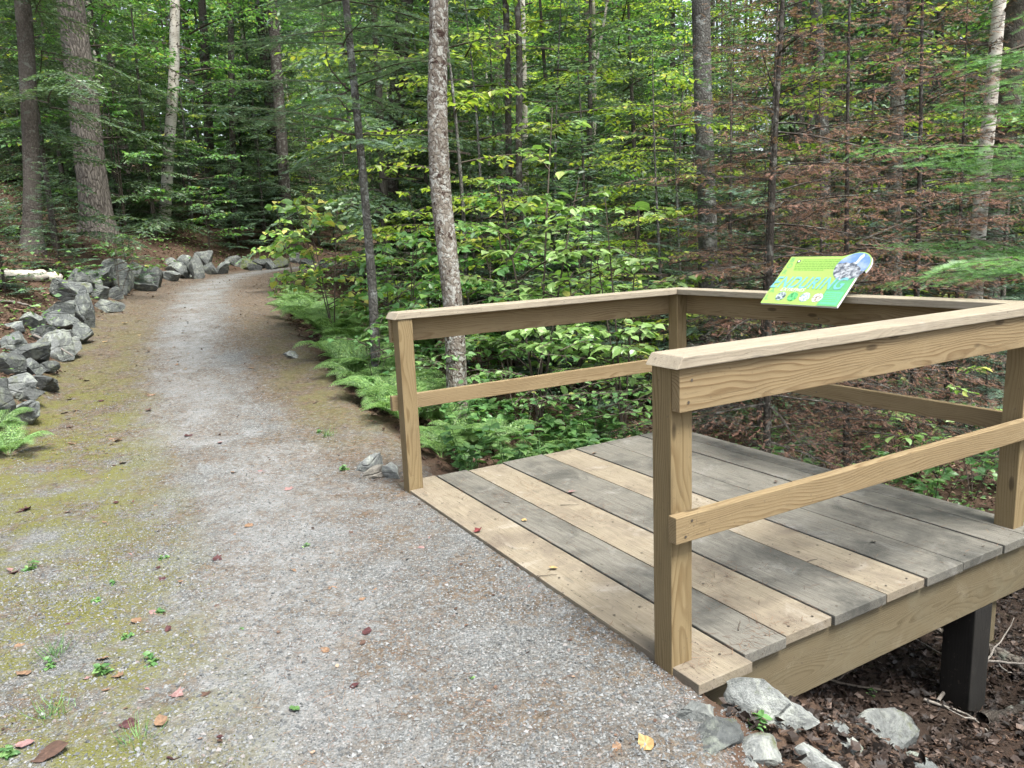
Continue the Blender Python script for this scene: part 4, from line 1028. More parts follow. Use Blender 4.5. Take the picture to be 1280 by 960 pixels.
# ------------------------------------------------------------------ trees: shared shapes
def G(s): return np.random.default_rng(s)
def proto_conifer(seed, H, zlo, R, leafmat, bark, r, n=8, low=None, **k):
    g = G(seed); w, f = conifer(g, H, zlo, R, **k)
    if low:   # bare dead branches below the living crown
        w2, _f = conifer(g, low, .9, R * .75, spacing=.42, per=4, droop=.25, rise=.05, twig=.10, leaf=.11, keep=.02, bare=.75, gaps=.35, shape=.15, nn=.5, dn=.3)
        w = join([w, w2])
    return {'trunk': mesh_data('trunk', [(*trunk_mesh(g, H, r, n, curve=k.get('curve', .08)), 0)], [bark], True),
            'crown': mesh_data('crown', [(*w, 0), (*f, 1)], [bark if bark is not MB_BIRCH else MB_TWIG, leafmat])}
def proto_broad(seed, H, zlo, R, leafmat, bark, r, n=8, curve=.12, **k):
    g = G(seed); w, f = broadleaf(g, H, zlo, R, **k)
    return {'trunk': mesh_data('trunk', [(*trunk_mesh(g, H, r, n, curve=curve, flare=1.25), 0)], [bark], True),
            'crown': mesh_data('crown', [(*w, 0), (*f, 1)], [MB_TWIG, leafmat])}
HEM = [proto_conifer(11 + i, 7.5, .45, 1.9, ML_HEM, MB_SPRUCE, .07, spacing=.34, per=5, droop=.26, twig=.075, leaf=.062, gaps=.2, nn=.45, dn=.2) for i in range(3)]
FIRS = [proto_conifer(31 + i, 3.6, .2, 1.0, ML_FIR, MB_SPRUCE, .035, spacing=.22, per=5, droop=.05, rise=.12, twig=.05, leaf=.05) for i in range(2)]
TALL = [proto_conifer(41 + i, 17, 3.2, 2.3, [ML_FIR, ML_HEM][i % 2], [MB_SPRUCE, MB_GREY, MB_DARK][i], .15, 10, low=4.6, spacing=.62, per=5, droop=.3, twig=.14, leaf=.11, gaps=.25, shape=.55, nn=.45, dn=.2) for i in range(3)]
HIGH = [proto_conifer(51 + i, 19, 8.5, 2.3, ML_FIR, MB_SPRUCE, .2, 12, spacing=.8, per=4, droop=.3, twig=.17, leaf=.14, gaps=.3, shape=.5) for i in range(2)]
BEE = [proto_broad(61 + i, 5.2, .9, 1.7, [ML_BEECH, ML_MAPLE, ML_BEECH][i], MB_GREY, .035, nb=20, leaf=.095, per_m=20, rise=.15, flat=.3) for i in range(3)]
TBEE = [proto_broad(71 + i, 13, 3.0, 2.7, [ML_BEECH, ML_MAPLE][i], [MB_GREY, MB_BIRCH][i], .11, 10, nb=34, leaf=.125, per_m=13, rise=.3, sub=.55) for i in range(2)]
DEAD = [proto_conifer(81 + i, 6.4, .35, 1.35, ML_RUST, MB_DARK, .036, 8, spacing=.30, per=5, droop=.18, rise=.10, twig=.065, leaf=.05, keep=.6, bare=.55, nn=.8, dn=.35, gaps=.1, tmpl=COMBR, shape=.6) for i in range(2)]

def tree(name, pr, loc, rz, s, label, cat, group=None, sz=None, bark=None):
    t = empty(name, loc, label, cat, group, rz)
    t.scale = (s, s, sz or s)
    for k in ('trunk', 'crown'):
        if pr.get(k): link(k, pr[k], t)
    return t

# ------------------------------------------------------------------ trees the photograph singles out
def hero_trunk(name, mats, pts, Y, wpx, label, cat='tree', crown=None, Htot=15, n=14, wob=.06, flare=1.5, tip=.35, cs=1.0, crz=0.0, rings=60, extra=None):
    """pts: trunk axis as (px, py) seen from base to the frame's top edge, at depth Y"""
    if Y is None:   # the depth at which the ground shows at the trunk's foot
        best = None
        for yy in np.arange(9, 24, .25):
            x_ = colx(pts[0][0], yy); e = abs(project((x_, yy, tz(x_, yy)))[1] - pts[0][1]); dd, hh, _ = lateral(x_, yy)
            if abs(dd[0]) < hh[0] + .6: continue
            if best is None or e < best[0]: best = (e, yy)
        Y = best[1]
    bx = colx(pts[0][0], Y); bz = tz(bx, Y)
    A = [np.array([bx, Y, bz - .25])]
    for px, py in pts[1:] if pts[0][1] is not None else pts[1:]:
        A.append(at(px, py, Y))
    A = np.array(A); z = A[:, 2]
    d = (A[-1] - A[-2]); d = d / max(d[2], .3)
    top = A[-1] + d * max(0, Htot + bz - A[-1][2]) * np.array([.5, .5, 1]); A = np.vstack([A, top])
    zz = np.concatenate([np.linspace(bz - .25, bz + 1.2, 12)[:-1], np.linspace(bz + 1.2, A[-1][2], rings)])
    P = np.stack([np.interp(zz, A[:, 2], A[:, 0]), np.interp(zz, A[:, 2], A[:, 1]), zz], 1)
    ker = np.ones(5) / 5
    for c in (0, 1): P[:, c] = np.convolve(np.pad(P[:, c], 2, mode='edge'), ker, 'valid')
    r0 = wpx * Y / F_PX / 2 * .86; h = zz - bz
    r = r0 * (1.08 - (1 - tip) * h / Htot) * (1 + (flare - 1) * np.exp(-np.maximum(h, 0) / (r0 * 1.3 + .05)))
    t = empty(name, (bx, Y, bz), label, cat)
    V, F = tube(P - np.array([bx, Y, bz]), r, n, wob=wob, seed=int(pts[0][0]))
    link('trunk', mesh_data('trunk', [(V, F, 0)], [mats], True), t)
    if crown:
        o = link('crown', crown, t); o.scale = (cs, cs, cs); o.rotation_euler = (0, 0, crz)
        zc = 9.0; o.location = (np.interp(zc + bz, P[:, 2], P[:, 0]) - bx, 0, 0)
    return t

def crown_only(seed, H, zlo, R, lm, bark, **k):
    g = G(seed); w, f = conifer(g, H, zlo, R, **k); return mesh_data('crown', [(*w, 0), (*f, 1)], [bark, lm])
def bcrown(seed, H, zlo, R, lm, **k):
    g = G(seed); w, f = broadleaf(g, H, zlo, R, **k); return mesh_data('crown', [(*w, 0), (*f, 1)], [MB_TWIG, lm])
HC_ = [p['crown'] for p in HIGH]
hero_trunk('pine_tree', MB_PINE, [(122, 295), (112, 190), (97, 70), (88, 0)], None, 37, 'thickest furrowed grey pine trunk leaning slightly on the left bank', crown=HC_[0], Htot=20, n=40, wob=.05, flare=1.45, rings=110)
hemc = crown_only(101, 13, 2.5, 2.1, ML_HEM, MB_SPRUCE, spacing=.50, per=5, droop=.28, twig=.07, leaf=.05, gaps=.4, shape=.5, nn=.4, dn=.15)
hero_trunk('hemlock_tree', MB_SPRUCE, [(38, 312), (40, 200), (33, 60), (28, 0)], None, 22, 'slim hemlock with flat green sprays at the left edge above the boulders', crown=hemc, Htot=13, n=18, wob=.06, flare=1.5)
hero_trunk('birch_tree', MB_BIRCH, [(203, 288), (210, 200), (217, 110), (219, 0)], None, 15, 'white barked birch standing behind the bend of boulders', crown=TBEE[1]['crown'], Htot=14, n=16, wob=.04, flare=1.2, cs=1.0)
hero_trunk('spruce_tree', MB_DARK, [(358, 302), (354, 200), (346, 90), (340, 0)], None, 16, 'dark rough spruce trunk where the path disappears', crown=HC_[1], Htot=18, n=16)
t5c = crown_only(102, 8, 2.45, 1.25, ML_FIR, MB_TWIG, spacing=.27, per=5, droop=.1, rise=.08, twig=.05, leaf=.045, gaps=.12, shape=.6, tmpl=COMB)
hero_trunk('fir_tree', MB_GREY, [(470, 440), (466, 360), (452, 200), (437, 50), (432, 0)], 7.6, 13, 'slender leaning grey fir trunk beside the ferns', crown=t5c, Htot=8.5, n=14, wob=.04, flare=1.2, tip=.2)
t6c = bcrown(103, 11, 4.6, 2.4, ML_MAPLE, nb=24, leaf=.11, per_m=14, rise=.35)
hero_trunk('maple_tree', MB_MAPLE, [(569, 505), (571, 470), (567, 380), (551, 250), (546, 120), (549, 0)], 6.5, 29, 'speckled maple trunk with pale lichen behind the left handrail', crown=t6c, Htot=11, n=28, wob=.07, flare=1.15, tip=.45, rings=120)
hero_trunk('leaning_tree', MB_DARK, [(478, 335), (485, 260), (492, 170), (507, 0)], 15, 25, 'thick blackish trunk between the slender fir and the speckled maple', crown=HC_[0], Htot=18, n=20)
hero_trunk('spruce_tree', MB_DARK, [(656, 330), (648, 200), (650, 60), (646, 0)], 12, 10, 'right one of two thin dark trunks above the broad leaved shrub', crown=HC_[1], Htot=16, cs=.8)
hero_trunk('spruce_tree', MB_DARK, [(640, 330), (636, 200), (634, 60), (632, 0)], 13, 10, 'left one of two thin dark trunks above the broad leaved shrub', crown=HC_[0], Htot=16, cs=.8)
hero_trunk('spruce_tree', MB_GREY, [(888, 355), (884, 250), (878, 110), (876, 0)], 10.5, 27, 'stout grey scaly trunk behind the far corner of the railing', crown=HC_[1], Htot=18, n=28, wob=.05, flare=1.2, rings=90)
hero_trunk('grey_tree', MB_GREY, [(1026, 330), (1030, 200), (1022, 60), (1020, 0)], 17, 19, 'pale grey trunk behind the first rust coloured spruce', crown=HC_[0], Htot=18)
hero_trunk('grey_tree', MB_GREY, [(1036, 330), (1042, 180), (1040, 60), (1040, 0)], 21, 12, 'thin grey trunk just right of the pale grey one', crown=HC_[1], Htot=17)
hero_trunk('spruce_tree', MB_SPRUCE, [(995, 330), (1000, 200), (998, 60), (997, 0)], 20, 14, 'brown grey trunk left of the pale grey one', crown=HC_[1], Htot=17)
hero_trunk('birch_tree', MB_MAPLE, [(1118, 355), (1116, 250), (1122, 120), (1124, 0)], 12.5, 22, 'mottled grey birch trunk between two dead spruces', crown=TBEE[0]['crown'], Htot=14, n=20, flare=1.1)
hero_trunk('birch_tree', MB_BIRCH, [(1212, 420), (1222, 300), (1234, 170), (1250, 0)], 10, 20, 'white birch leaning right near the right edge', crown=TBEE[1]['crown'], Htot=14, n=18, flare=1.15)
hero_trunk('spruce_tree', MB_SPRUCE, [(1238, 420), (1246, 260), (1262, 130), (1270, 0)], 11.5, 30, 'broad dark trunk behind the leaning white birch', crown=HC_[0], Htot=18, n=24)
hero_trunk('birch_tree', MB_BIRCH, [(728, 350), (738, 240), (744, 140), (742, 0)], 18, 6, 'thin white birch stem above the broad leaved shrub', crown=TBEE[0]['crown'], Htot=12, n=10, cs=.8)
hero_trunk('birch_tree', MB_BIRCH, [(738, 350), (735, 240), (738, 120), (760, 0)], 16, 5, 'thinnest white birch stem beside another', crown=TBEE[1]['crown'], Htot=12, n=10, cs=.8)
hero_trunk('spruce_tree', MB_DARK, [(292, 290), (290, 150), (288, 0)], 22, 9, 'thin dark trunk in the shade left of the path bend', crown=HC_[0], Htot=17)
hero_trunk('spruce_tree', MB_SPRUCE, [(262, 250), (260, 120), (252, 0)], 24, 12, 'grey brown trunk in shade right of the white birch', crown=HC_[1], Htot=17)

# dead and half dead spruces behind the platform
def dead_spruce(px, Y, s, label, i, rz, green=None):
    x = colx(px, Y); t = tree('dead_spruce', DEAD[i], (x, Y, tz(x, Y) - .1), rz, s, label, 'dead tree')
    return t
dead_spruce(960, 6.5, 1.05, 'rust needled dead spruce rising behind the green sign', 0, .3)
dead_spruce(1058, 6.9, .92, 'thin dead spruce with red brown needles right of the sign', 1, 2.1)
dead_spruce(1136, 7.6, 1.05, 'dark stemmed dying spruce left of the fir boughs', 0, 4.0)
dead_spruce(948, 8.2, .9, 'second dark stem close behind the dead spruce at the sign', 1, 5.0)
dead_spruce(1185, 9.3, .95, 'dead spruce in front of the white birch at the right', 1, 1.1)
dead_spruce(905, 12.5, 1.0, 'distant rust coloured spruce right of the stout grey trunk', 0, 1.7)
dead_spruce(780, 12.8, .55, 'small dead sapling left of the stout grey trunk', 1, .6)
dead_spruce(1020, 9.5, .75, 'rusty low spruce behind the sign disc', 0, 3.3)

# bright fir reaching in from the right edge
g = G(201)
wf, ff = conifer(g, 5.2, 1.75, 1.28, spacing=.26, per=5, droop=.22, rise=.26, twig=.048, leaf=.046, tmpl=COMBF, gaps=.1, shape=.5, side=.5, wood_n=4, nn=.5, dn=.15)
xf, yf = 3.42, 4.30
t = empty('fir_tree', (xf, yf, tz(xf, yf) - .05), 'bright green young fir whose boughs reach over the right handrail', 'tree')
link('trunk', mesh_data('trunk', [(*trunk_mesh(g, 5.2, .035, 8), 0)], [MB_SPRUCE], True), t)
link('crown', mesh_data('crown', [(*wf, 0), (*ff, 1)], [MB_TWIG, ML_NEARFIR]), t)
x2, y2 = 2.98, 2.62
g = G(202); wf, ff = conifer(g, 1.9, .3, .50, spacing=.16, per=5, droop=.02, rise=.25, twig=.034, leaf=.036, tmpl=COMBF, gaps=.15, shape=.5, wood_n=4)
t = empty('fir_tree', (x2, y2, tz(x2, y2) - .05), 'small fir sapling touching the right back post', 'tree')
link('trunk', mesh_data('trunk', [(*trunk_mesh(g, 1.9, .014, 6, curve=.02), 0)], [MB_SPRUCE], True), t)
link('crown', mesh_data('crown', [(*wf, 0), (*ff, 1)], [MB_TWIG, ML_NEARFIR]), t)

# ------------------------------------------------------------------ shrubs and saplings in the middle distance
def shrub(seed, px, Y, Hh, R, lm, label, name='shrub', cat='shrub', leaf=.11, nb=16, per_m=18, tmpl=LEAF6, zlo=.35, rise=.35, stems=3, spread=.5, dxy=(0, 0), flat=.3, group=None, twigm=None, droop=.12):
    g = G(seed); wl = []; fl = []
    st = []
    for s in range(stems):
        a = g.uniform(0, 6.28); l = Hh * g.uniform(.72, 1.0); off = np.array([math.cos(a), math.sin(a)]) * spread * g.uniform(.3, 1)
        ss = np.linspace(0, 1, 9)
        P = np.stack([off[0] * ss ** 1.3 + dxy[0] * ss, off[1] * ss ** 1.3 + dxy[1] * ss, l * ss - .1], 1)
        st.append(tube(P, np.linspace(.011, .004, 9) * (Hh / 2.2), 6))
        w, f = broadleaf(g, l, zlo, R * g.uniform(.7, 1), nb=max(4, nb // stems), leaf=leaf, per_m=per_m, rise=rise, tmpl=tmpl, flat=flat, droop=droop)
        for m_ in (w, f):
            V = m_[0]; q = np.clip(V[:, 2] / l, 0, 1)
            V[:, 0] += np.interp(q, ss, P[:, 0]); V[:, 1] += np.interp(q, ss, P[:, 1])
        wl.append(w); fl.append(f)
    x = colx(px, Y)
    t = empty(name, (x, Y, tz(x, Y)), label, cat, group)
    link('stems', mesh_data('stems', [(*join(st), 0), (*join(wl), 0)], [twigm or MB_TWIG], True), t)
    link('leaves', mesh_data('leaves', [(*join(fl), 0)], [lm]), t)
    return t
shrub(301, 675, 7.4, 3.35, 1.0, ML_BROAD, 'tall broad leaved shrub with large bright leaves behind the left handrail', leaf=.125, nb=30, per_m=12, spread=.7, rise=.55)
shrub(302, 735, 7.9, 2.6, .95, ML_BROAD, 'lower broad leaved shrub left of the far corner post', leaf=.115, nb=26, per_m=12, spread=.6, rise=.45)
shrub(303, 610, 8.6, 2.0, .9, ML_MAPLE, 'leafy maple bush right behind the speckled trunk', leaf=.115, nb=30, per_m=16, spread=.5, rise=.3)
shrub(304, 418, 9.6, 1.9, .75, ML_YEL, 'yellowing slender shrub at the right bend of the path', leaf=.12, nb=24, per_m=14, spread=.4, rise=.5, droop=.3, flat=.6)
shrub(305, 372, 13.0, 1.7, .6, ML_YEL, 'small arching shrub with yellow leaves above the far boulders', leaf=.13, nb=9, per_m=10, spread=.7, rise=.4, droop=.3, flat=.6)
shrub(306, 512, 8.8, 2.1, .85, ML_MAPLE, 'green bush with drooping leaves left of the speckled trunk', leaf=.11, nb=28, per_m=15, spread=.4, droop=.25, flat=.5)
shrub(307, 800, 9.0, 1.5, .8, ML_BEECH, 'low yellow green bush behind the far corner post', leaf=.08, nb=14, per_m=16)
shrub(308, 545, 10.4, 2.6, 1.1, ML_BEECH, 'yellow green sapling behind the speckled trunk', leaf=.10, nb=32, per_m=18)
shrub(309, 1215, 6.4, 1.2, .75, ML_BROAD, 'low bright bush beyond the right back post', leaf=.10, nb=14, per_m=14, flat=.4)
shrub(321, 780, 7.2, 2.6, .8, ML_BROAD, 'broad leaved sapling rising just left of the far corner post', leaf=.12, nb=18, per_m=12, spread=.5, rise=.5)
shrub(322, 640, 9.4, 3.2, 1.1, ML_MAPLE, 'tallest green bush filling the gap behind the large leaved shrub', leaf=.11, nb=34, per_m=16, spread=.6)
shrub(323, 490, 9.9, 1.6, .8, ML_COVER, 'dense low bush between the fern bank and the dark leaning trunk', leaf=.08, nb=26, per_m=18)
shrub(324, 860, 11, 1.8, 1.0, ML_BEECH, 'yellow green bush left of the stout grey trunk', leaf=.09, nb=28, per_m=18)
shrub(325, 1060, 10.5, 1.7, 1.0, ML_COVER, 'green bush between the sign and the mottled birch', leaf=.08, nb=26, per_m=18)
shrub(326, 1160, 11.5, 2.0, 1.1, ML_BEECH, 'light green bush left of the leaning white birch', leaf=.09, nb=28, per_m=18)
shrub(327, 965, 10, 1.4, .9, ML_COVER, 'green bush low behind the sign', leaf=.08, nb=24, per_m=18)
shrub(310, 1120, 8.0, 1.2, .8, ML_COVER, 'low green bush beneath the dying spruce', leaf=.07, nb=14, per_m=16)
shrub(311, 655, 6.3, 1.1, .6, ML_COVER, 'low bush leaning against the outside of the left railing', leaf=.075, nb=12, per_m=16)
shrub(312, 735, 6.5, .95, .6, ML_HERB, 'low bush outside the middle of the left railing', leaf=.07, nb=12, per_m=16)
shrub(313, 590, 6.9, 1.0, .6, ML_COVER, 'low bush at the foot of the speckled trunk', leaf=.07, nb=12, per_m=16)
shrub(314, 262, 19.5, 2.2, 1.2, ML_MAPLE, 'leafy sapling with small green leaves right of the white birch', leaf=.10, nb=18, per_m=13)
shrub(315, 158, 19.0, 4.2, 1.6, ML_MAPLE, 'bushy green maple sapling between pine and white birch', leaf=.13, nb=24, per_m=11)
shrub(316, 150, 12.6, 1.3, .7, ML_COVER, 'small sapling growing out of the leaves at the pine foot', leaf=.08, nb=10, per_m=12)
shrub(317, 905, 9.2, 1.1, .7, ML_COVER, 'low bush in front of the stout grey trunk', leaf=.07, nb=12, per_m=15)
shrub(318, 1165, 5.7, .8, .5, ML_HERB, 'small green plant beside the back edge of the boards', leaf=.085, nb=10, per_m=13)
shrub(319, 470, 7.2, .8, .5, ML_HERB, 'green leafy plant at the foot of the slender fir', leaf=.07, nb=10, per_m=14)

def sapling(pr, px, Y, s, rz, label, name, cat, group=None, sz=None):
    x = colx(px, Y); return tree(name, pr, (x, Y, tz(x, Y) - .08), rz, s, label, cat, group, sz)
# saplings that set the bright and dark patches of the picture
sapling(BEE[0], 855, 12.2, 1.0, 1, 'bright yellow green beech sapling left of the stout grey trunk', 'beech_sapling', 'sapling')
sapling(BEE[2], 920, 13.5, 1.1, 2, 'bright yellow green beech sapling right of the stout grey trunk', 'beech_sapling', 'sapling')
sapling(BEE[0], 600, 12.5, 1.15, 3, 'sunlit beech sapling above the maple bush', 'beech_sapling', 'sapling')
sapling(BEE[2], 1000, 14.5, 1.15, 4, 'yellow green beech sapling showing behind the rust needles', 'beech_sapling', 'sapling')
sapling(BEE[0], 1090, 14, 1.2, .5, 'yellow green beech sapling between the grey trunk and mottled birch', 'beech_sapling', 'sapling')
sapling(BEE[1], 130, 18.5, 1.6, 2.5, 'tall leafy maple sapling behind the thick pine', 'maple_sapling', 'sapling')
sapling(BEE[1], 240, 21, 1.3, .8, 'green maple sapling in shade beyond the white birch', 'maple_sapling', 'sapling')
sapling(BEE[0], 400, 23.5, 1.1, .8, 'beech sapling beyond the far end of the path', 'beech_sapling', 'sapling')
sapling(BEE[0], 583, 10.2, 1.15, 2.2, 'bright lime beech sapling beside the speckled trunk', 'beech_sapling', 'sapling')
sapling(BEE[2], 836, 9.9, .95, 4.2, 'bright lime beech sapling above the far corner post', 'beech_sapling', 'sapling')
sapling(BEE[0], 705, 12.2, 1.2, 5.2, 'tall lime beech sapling behind the broad leaved shrub', 'beech_sapling', 'sapling')
sapling(FIRS[0], 75, 11.8, .55, 1, 'small fir seedling on the needles between hemlock and pine', 'fir_sapling', 'sapling')
sapling(FIRS[1], 5, 9.6, .5, 2, 'small fir at the frame edge above the birch log', 'fir_sapling', 'sapling')
sapling(FIRS[0], 165, 13.8, .42, 3, 'little fir right of the pine foot', 'fir_sapling', 'sapling')
sapling(FIRS[1], 300, 20.5, .8, 4, 'dark little fir behind the mossy boulders', 'fir_sapling', 'sapling')
sapling(FIRS[0], 690, 10.5, .8, 5, 'young fir behind the broad leaved shrubs', 'fir_sapling', 'sapling')
sapling(FIRS[1], 1180, 10.5, .9, 1.5, 'young fir at the foot of the white birch on the right', 'fir_sapling', 'sapling')
sapling(FIRS[0], 1235, 8.2, .6, 2.5, 'small blue green fir behind the back right corner', 'fir_sapling', 'sapling')
sapling(HEM[0], 560, 15, .9, 0, 'hemlock in the shade behind the beech saplings', 'hemlock_sapling', 'sapling')
sapling(HEM[1], 1225, 13.5, 1.0, 1, 'full hemlock behind the broad dark trunk', 'hemlock_sapling', 'sapling')
sapling(HEM[2], 700, 14, 1.1, 2, 'grey green hemlock above the broad leaved shrub', 'hemlock_sapling', 'sapling')
sapling(HEM[0], 800, 15.5, 1.1, 3, 'hemlock with hanging boughs left of the stout trunk', 'hemlock_sapling', 'sapling')
sapling(HEM[1], 330, 22.5, 1.0, 4, 'dark hemlock closing the view at the path bend', 'hemlock_sapling', 'sapling')
sapling(HEM[2], 195, 19.5, .9, 5, 'dark hemlock directly behind the white birch', 'hemlock_sapling', 'sapling')
sapling(HEM[0], 70, 14.5, .9, 1.2, 'dark hemlock between the slim hemlock and the pine', 'hemlock_sapling', 'sapling')

# ------------------------------------------------------------------ the woods beyond, tree by tree
zone_of = lambda px: ('beyond the left frame edge' if px < 0 else 'behind the thick pine' if px < 170 else 'behind the path bend' if px < 430 else 'behind the speckled maple' if px < 640
                      else 'behind the broad leaved shrubs' if px < 840 else 'behind the dead spruces' if px < 1130 else 'behind the leaning birch' if px < 1290 else 'beyond the right frame edge')
def woods():
    specs = [(FIRS, 46, (9.5, 24), (.7, 1.35), 'fir_sapling', 'bushy young fir', .8), (HEM, 92, (13, 36), (.8, 1.35), 'hemlock_tree', 'low branched dark green hemlock', 1.5), (TALL, 54, (15, 46), (.85, 1.2), 'spruce_tree', 'tall straight spruce', 1.0),
             (BEE, 50, (13, 34), (.9, 1.7), 'beech_tree', 'light green young beech', 1.3), (TBEE, 40, (16, 46), (.85, 1.2), 'broadleaf_tree', 'tall slender broadleaf tree', 1.5),
             (HIGH, 14, (15, 40), (.8, 1.0), 'pine_tree', 'bare stemmed tall conifer', .6)]
    placed = []
    g = G(404)
    for prs, n, (y0, y1), (s0, s1), name, desc, rad in specs:
        c = 0; tries = 0
        while c < n and tries < 5000:
            tries += 1
            px = g.uniform(-330, 1620); Y = y0 + (y1 - y0) * g.random() ** .8
            x = (px - 640) / F_PX * Y
            d, hw, _ = lateral(x, Y); d = float(d[0]); hw = float(hw[0])
            if abs(d) < hw + rad: continue
            if px < 470 and d < 0 and Y < 20: continue
            if -60 < px < 430 and Y < 20.5: continue
            if 185 < px < 235 and Y < 26: continue
            if any(abs(px - q[0]) < 18 and abs(Y - q[1]) < 1.5 for q in placed): continue
            if math.hypot(x - 3.6, Y - 4) < 3: continue
            placed.append((px, Y)); z = tz(x, Y); far = 'far off' if Y > 30 else 'deep in the woods' if Y > 21 else 'in the middle distance'
            s = g.uniform(s0, s1)
            tree(name, prs[int(g.integers(len(prs)))], (x, Y, z - .1), g.uniform(0, 6.28), s, '%s %s %s' % (desc, far, zone_of(px)), 'tree', '%s trees %s %s' % (desc, far, zone_of(px)), s * g.uniform(.95, 1.15))
            c += 1
    # trees beside and behind the place the picture was taken from
    for k in range(14):
        a = R_(200 + k * 11.5 + g.normal(0, 3)); r = g.uniform(9, 18)
        x, y = r * math.cos(a), r * math.sin(a)
        if abs(float(lateral(x, y)[0][0])) < 3.5 or (x > 0): continue
        tree('pine_tree', HIGH[k % 2], (x, y, tz(x, y) - .1), g.uniform(0, 6), .95, 'bare stemmed tall conifer behind the viewpoint', 'tree', 'trees behind the viewpoint')
woods()

def distant():
    g = G(505); parts = []; W_ = []; Fo = []
    for k in range(130):
        a = g.uniform(-.95, .95); r = g.uniform(46, 75); x, y = r * math.sin(a), r * math.cos(a); z = tz(x, y)
        Hh = g.uniform(13, 20); n = 1200
        zz = g.uniform(.0, 1, n); R = (2.8 * (1 - zz) ** .6 + .3) * np.sqrt(g.random(n)); an = g.uniform(0, 6.28, n)
        P = np.c_[x + R * np.cos(an), y + R * np.sin(an), z + zz * Hh]
        D = np.c_[np.cos(an), np.sin(an), g.normal(-.1, .3, n)]
        Fo.append(inst(*LEAF2, P, frames(D, np.array([0, 0, 1.]) + g.normal(0, .4, (n, 3))), g.uniform(.35, .8, n)))
        W_.append(tube(np.array([(x, y, z - .3), (x, y, z + Hh)]), [.2, .05], 6))
    props(mobj('distant_forest', [(*join(W_), 0), (*join(Fo), 1)], [MB_GREY, ML_MAPLE]), 'mass of distant forest closing the view', 'forest', kind='stuff')
distant()

# ------------------------------------------------------------------ ferns, seedlings and ground cover
def fern_mesh(seed, n=9, L=.5, arch=.55):
    g = G(seed); vs = []; fs = []; st = []
    for k in range(n):
        az = k * 2 * math.pi / n + g.normal(0, .25); l = L * g.uniform(.7, 1.15); m = 22; s = np.linspace(0, 1, m)
        h = np.array([math.cos(az), math.sin(az)]); rr = l * s; zz = l * (1.7 * s - 1.15 * s ** 2)
        P = np.stack([h[0] * rr, h[1] * rr, zz], 1); T = unit(np.gradient(P, axis=0)); S_ = unit(np.cross(T, [0, 0, 1.]))
        st.append(tube(P, np.linspace(.003, .001, m), 3))
        for sd in (-1, 1):
            i = np.arange(4, m); pl = l * .30 * np.sin(np.clip((s[i] - .1) / .9, 0, 1) ** .75 * math.pi) ** .8 + .01
            d = unit(S_[i] * sd + T[i] * .35 + np.array([0, 0, -.12]))
            for q in range(8):  # pinnules down each pinna
                f0 = (q + .3) / 8; b = P[i] + d * (pl * f0)[:, None]
                for s2 in (-1, 1):
                    dd = unit(T[i] * s2 * sd * 1.0 + d * .6 + g.normal(0, .12, (len(i), 3)))
                    vs_, f_ = inst(LEAF2[0], LEAF2[1], b, frames(dd, np.tile([0, 0, 1.], (len(i), 1)) + g.normal(0, .2, (len(i), 3))), np.c_[pl * .17 * (1.1 - f0) + .001, pl * .27 * (1.1 - f0) + .003, pl * .15])
                    vs.append((vs_, f_))
    return mesh_data('fronds', [(*join(st), 0), (*join(vs), 0)], [ML_FERN])
FERN = [fern_mesh(601 + i, 13 + i, .46) for i in range(3)]
def fern(px, py, s, label, group=None, P=None, k=None):
    P = hit(px, py) if P is None else P
    o = link('fern', FERN[int(rng.integers(3)) if k is None else k]); o.location = (P[0], P[1], P[2] - .02); o.scale = (s, s, s)
    o.rotation_euler = (rng.normal(0, .08), rng.normal(0, .08), rng.uniform(0, 6.28)); return props(o, label, 'fern', group)
def fernY(px, Y, s, label, group=None):
    x = colx(px, Y); d, hw, _ = lateral(x, Y)
    while -hw[0] - .28 < d[0] < hw[0]: x += .08; d, hw, _ = lateral(x, Y)
    return fern(0, 0, s, label, group, P=(x, Y, tz(x, Y)))
for px, Y, s, l in [(372, 10.6, 1.25, 'lacy fern at the far right path edge'), (392, 9.4, 1.2, 'large fern arching over the path edge below the yellowing shrub'), (420, 8.4, 1.25, 'pale green fern in the thick of the fern bank'),
                    (445, 7.6, 1.2, 'fern just left of the slender fir'), (410, 7.9, .9, 'small fern at the front of the fern bank'), (470, 6.9, 1.15, 'fern right under the slender fir'),
                    (440, 6.7, 1.0, 'low fern nearest the gravel'), (500, 6.2, 1.1, 'fern behind the left front post'), (482, 7.9, 1.2, 'fern behind the slender fir'),
                    (355, 12.0, 1.1, 'smallest far fern at the path edge'), (400, 11.2, 1.2, 'fern behind the yellowing shrub'), (452, 9.0, 1.2, 'fern in the back row of the bank'), (520, 7.3, 1.1, 'fern seen through the gap beside the left front post'),
                    (545, 6.6, 1.0, 'fern under the left middle rail near the maple'), (615, 5.95, .8, 'fern under the middle of the left rail'), (556, 5.75, .8, 'fern in front of the speckled trunk foot'), (588, 5.85, .75, 'fern right of the speckled trunk foot'), (655, 5.7, .6, 'fern between the planks and the low bushes'), (525, 5.45, .6, 'small fern tucked behind the left front post'), (700, 6.3, .85, 'fern hugging the left ends of the planks'),
                    (1225, 5.2, .8, 'fern low behind the right back post'), (1275, 4.9, .9, 'fern cut by the right frame edge'), (1105, 3.9, .45, 'small fern in dark litter behind the rim board')]:
    fernY(px, Y, s, l)
fern(10, 568, .62, 'bright green fern at the left frame edge above the moss', k=0); fern(-6, 540, .55, 'darker fern cut by the left frame edge', k=1)
for i in range(46):
    px = rng.uniform(345, 540); Y = rng.uniform(6.2, 13)
    x = colx(px, Y); d, hw, _ = lateral(x, Y)
    if d[0] > -hw[0] - .25: continue
    fernY(px, Y, rng.uniform(.55, .95), 'green fern among others in the bank right of the path', 'ferns right of the path')

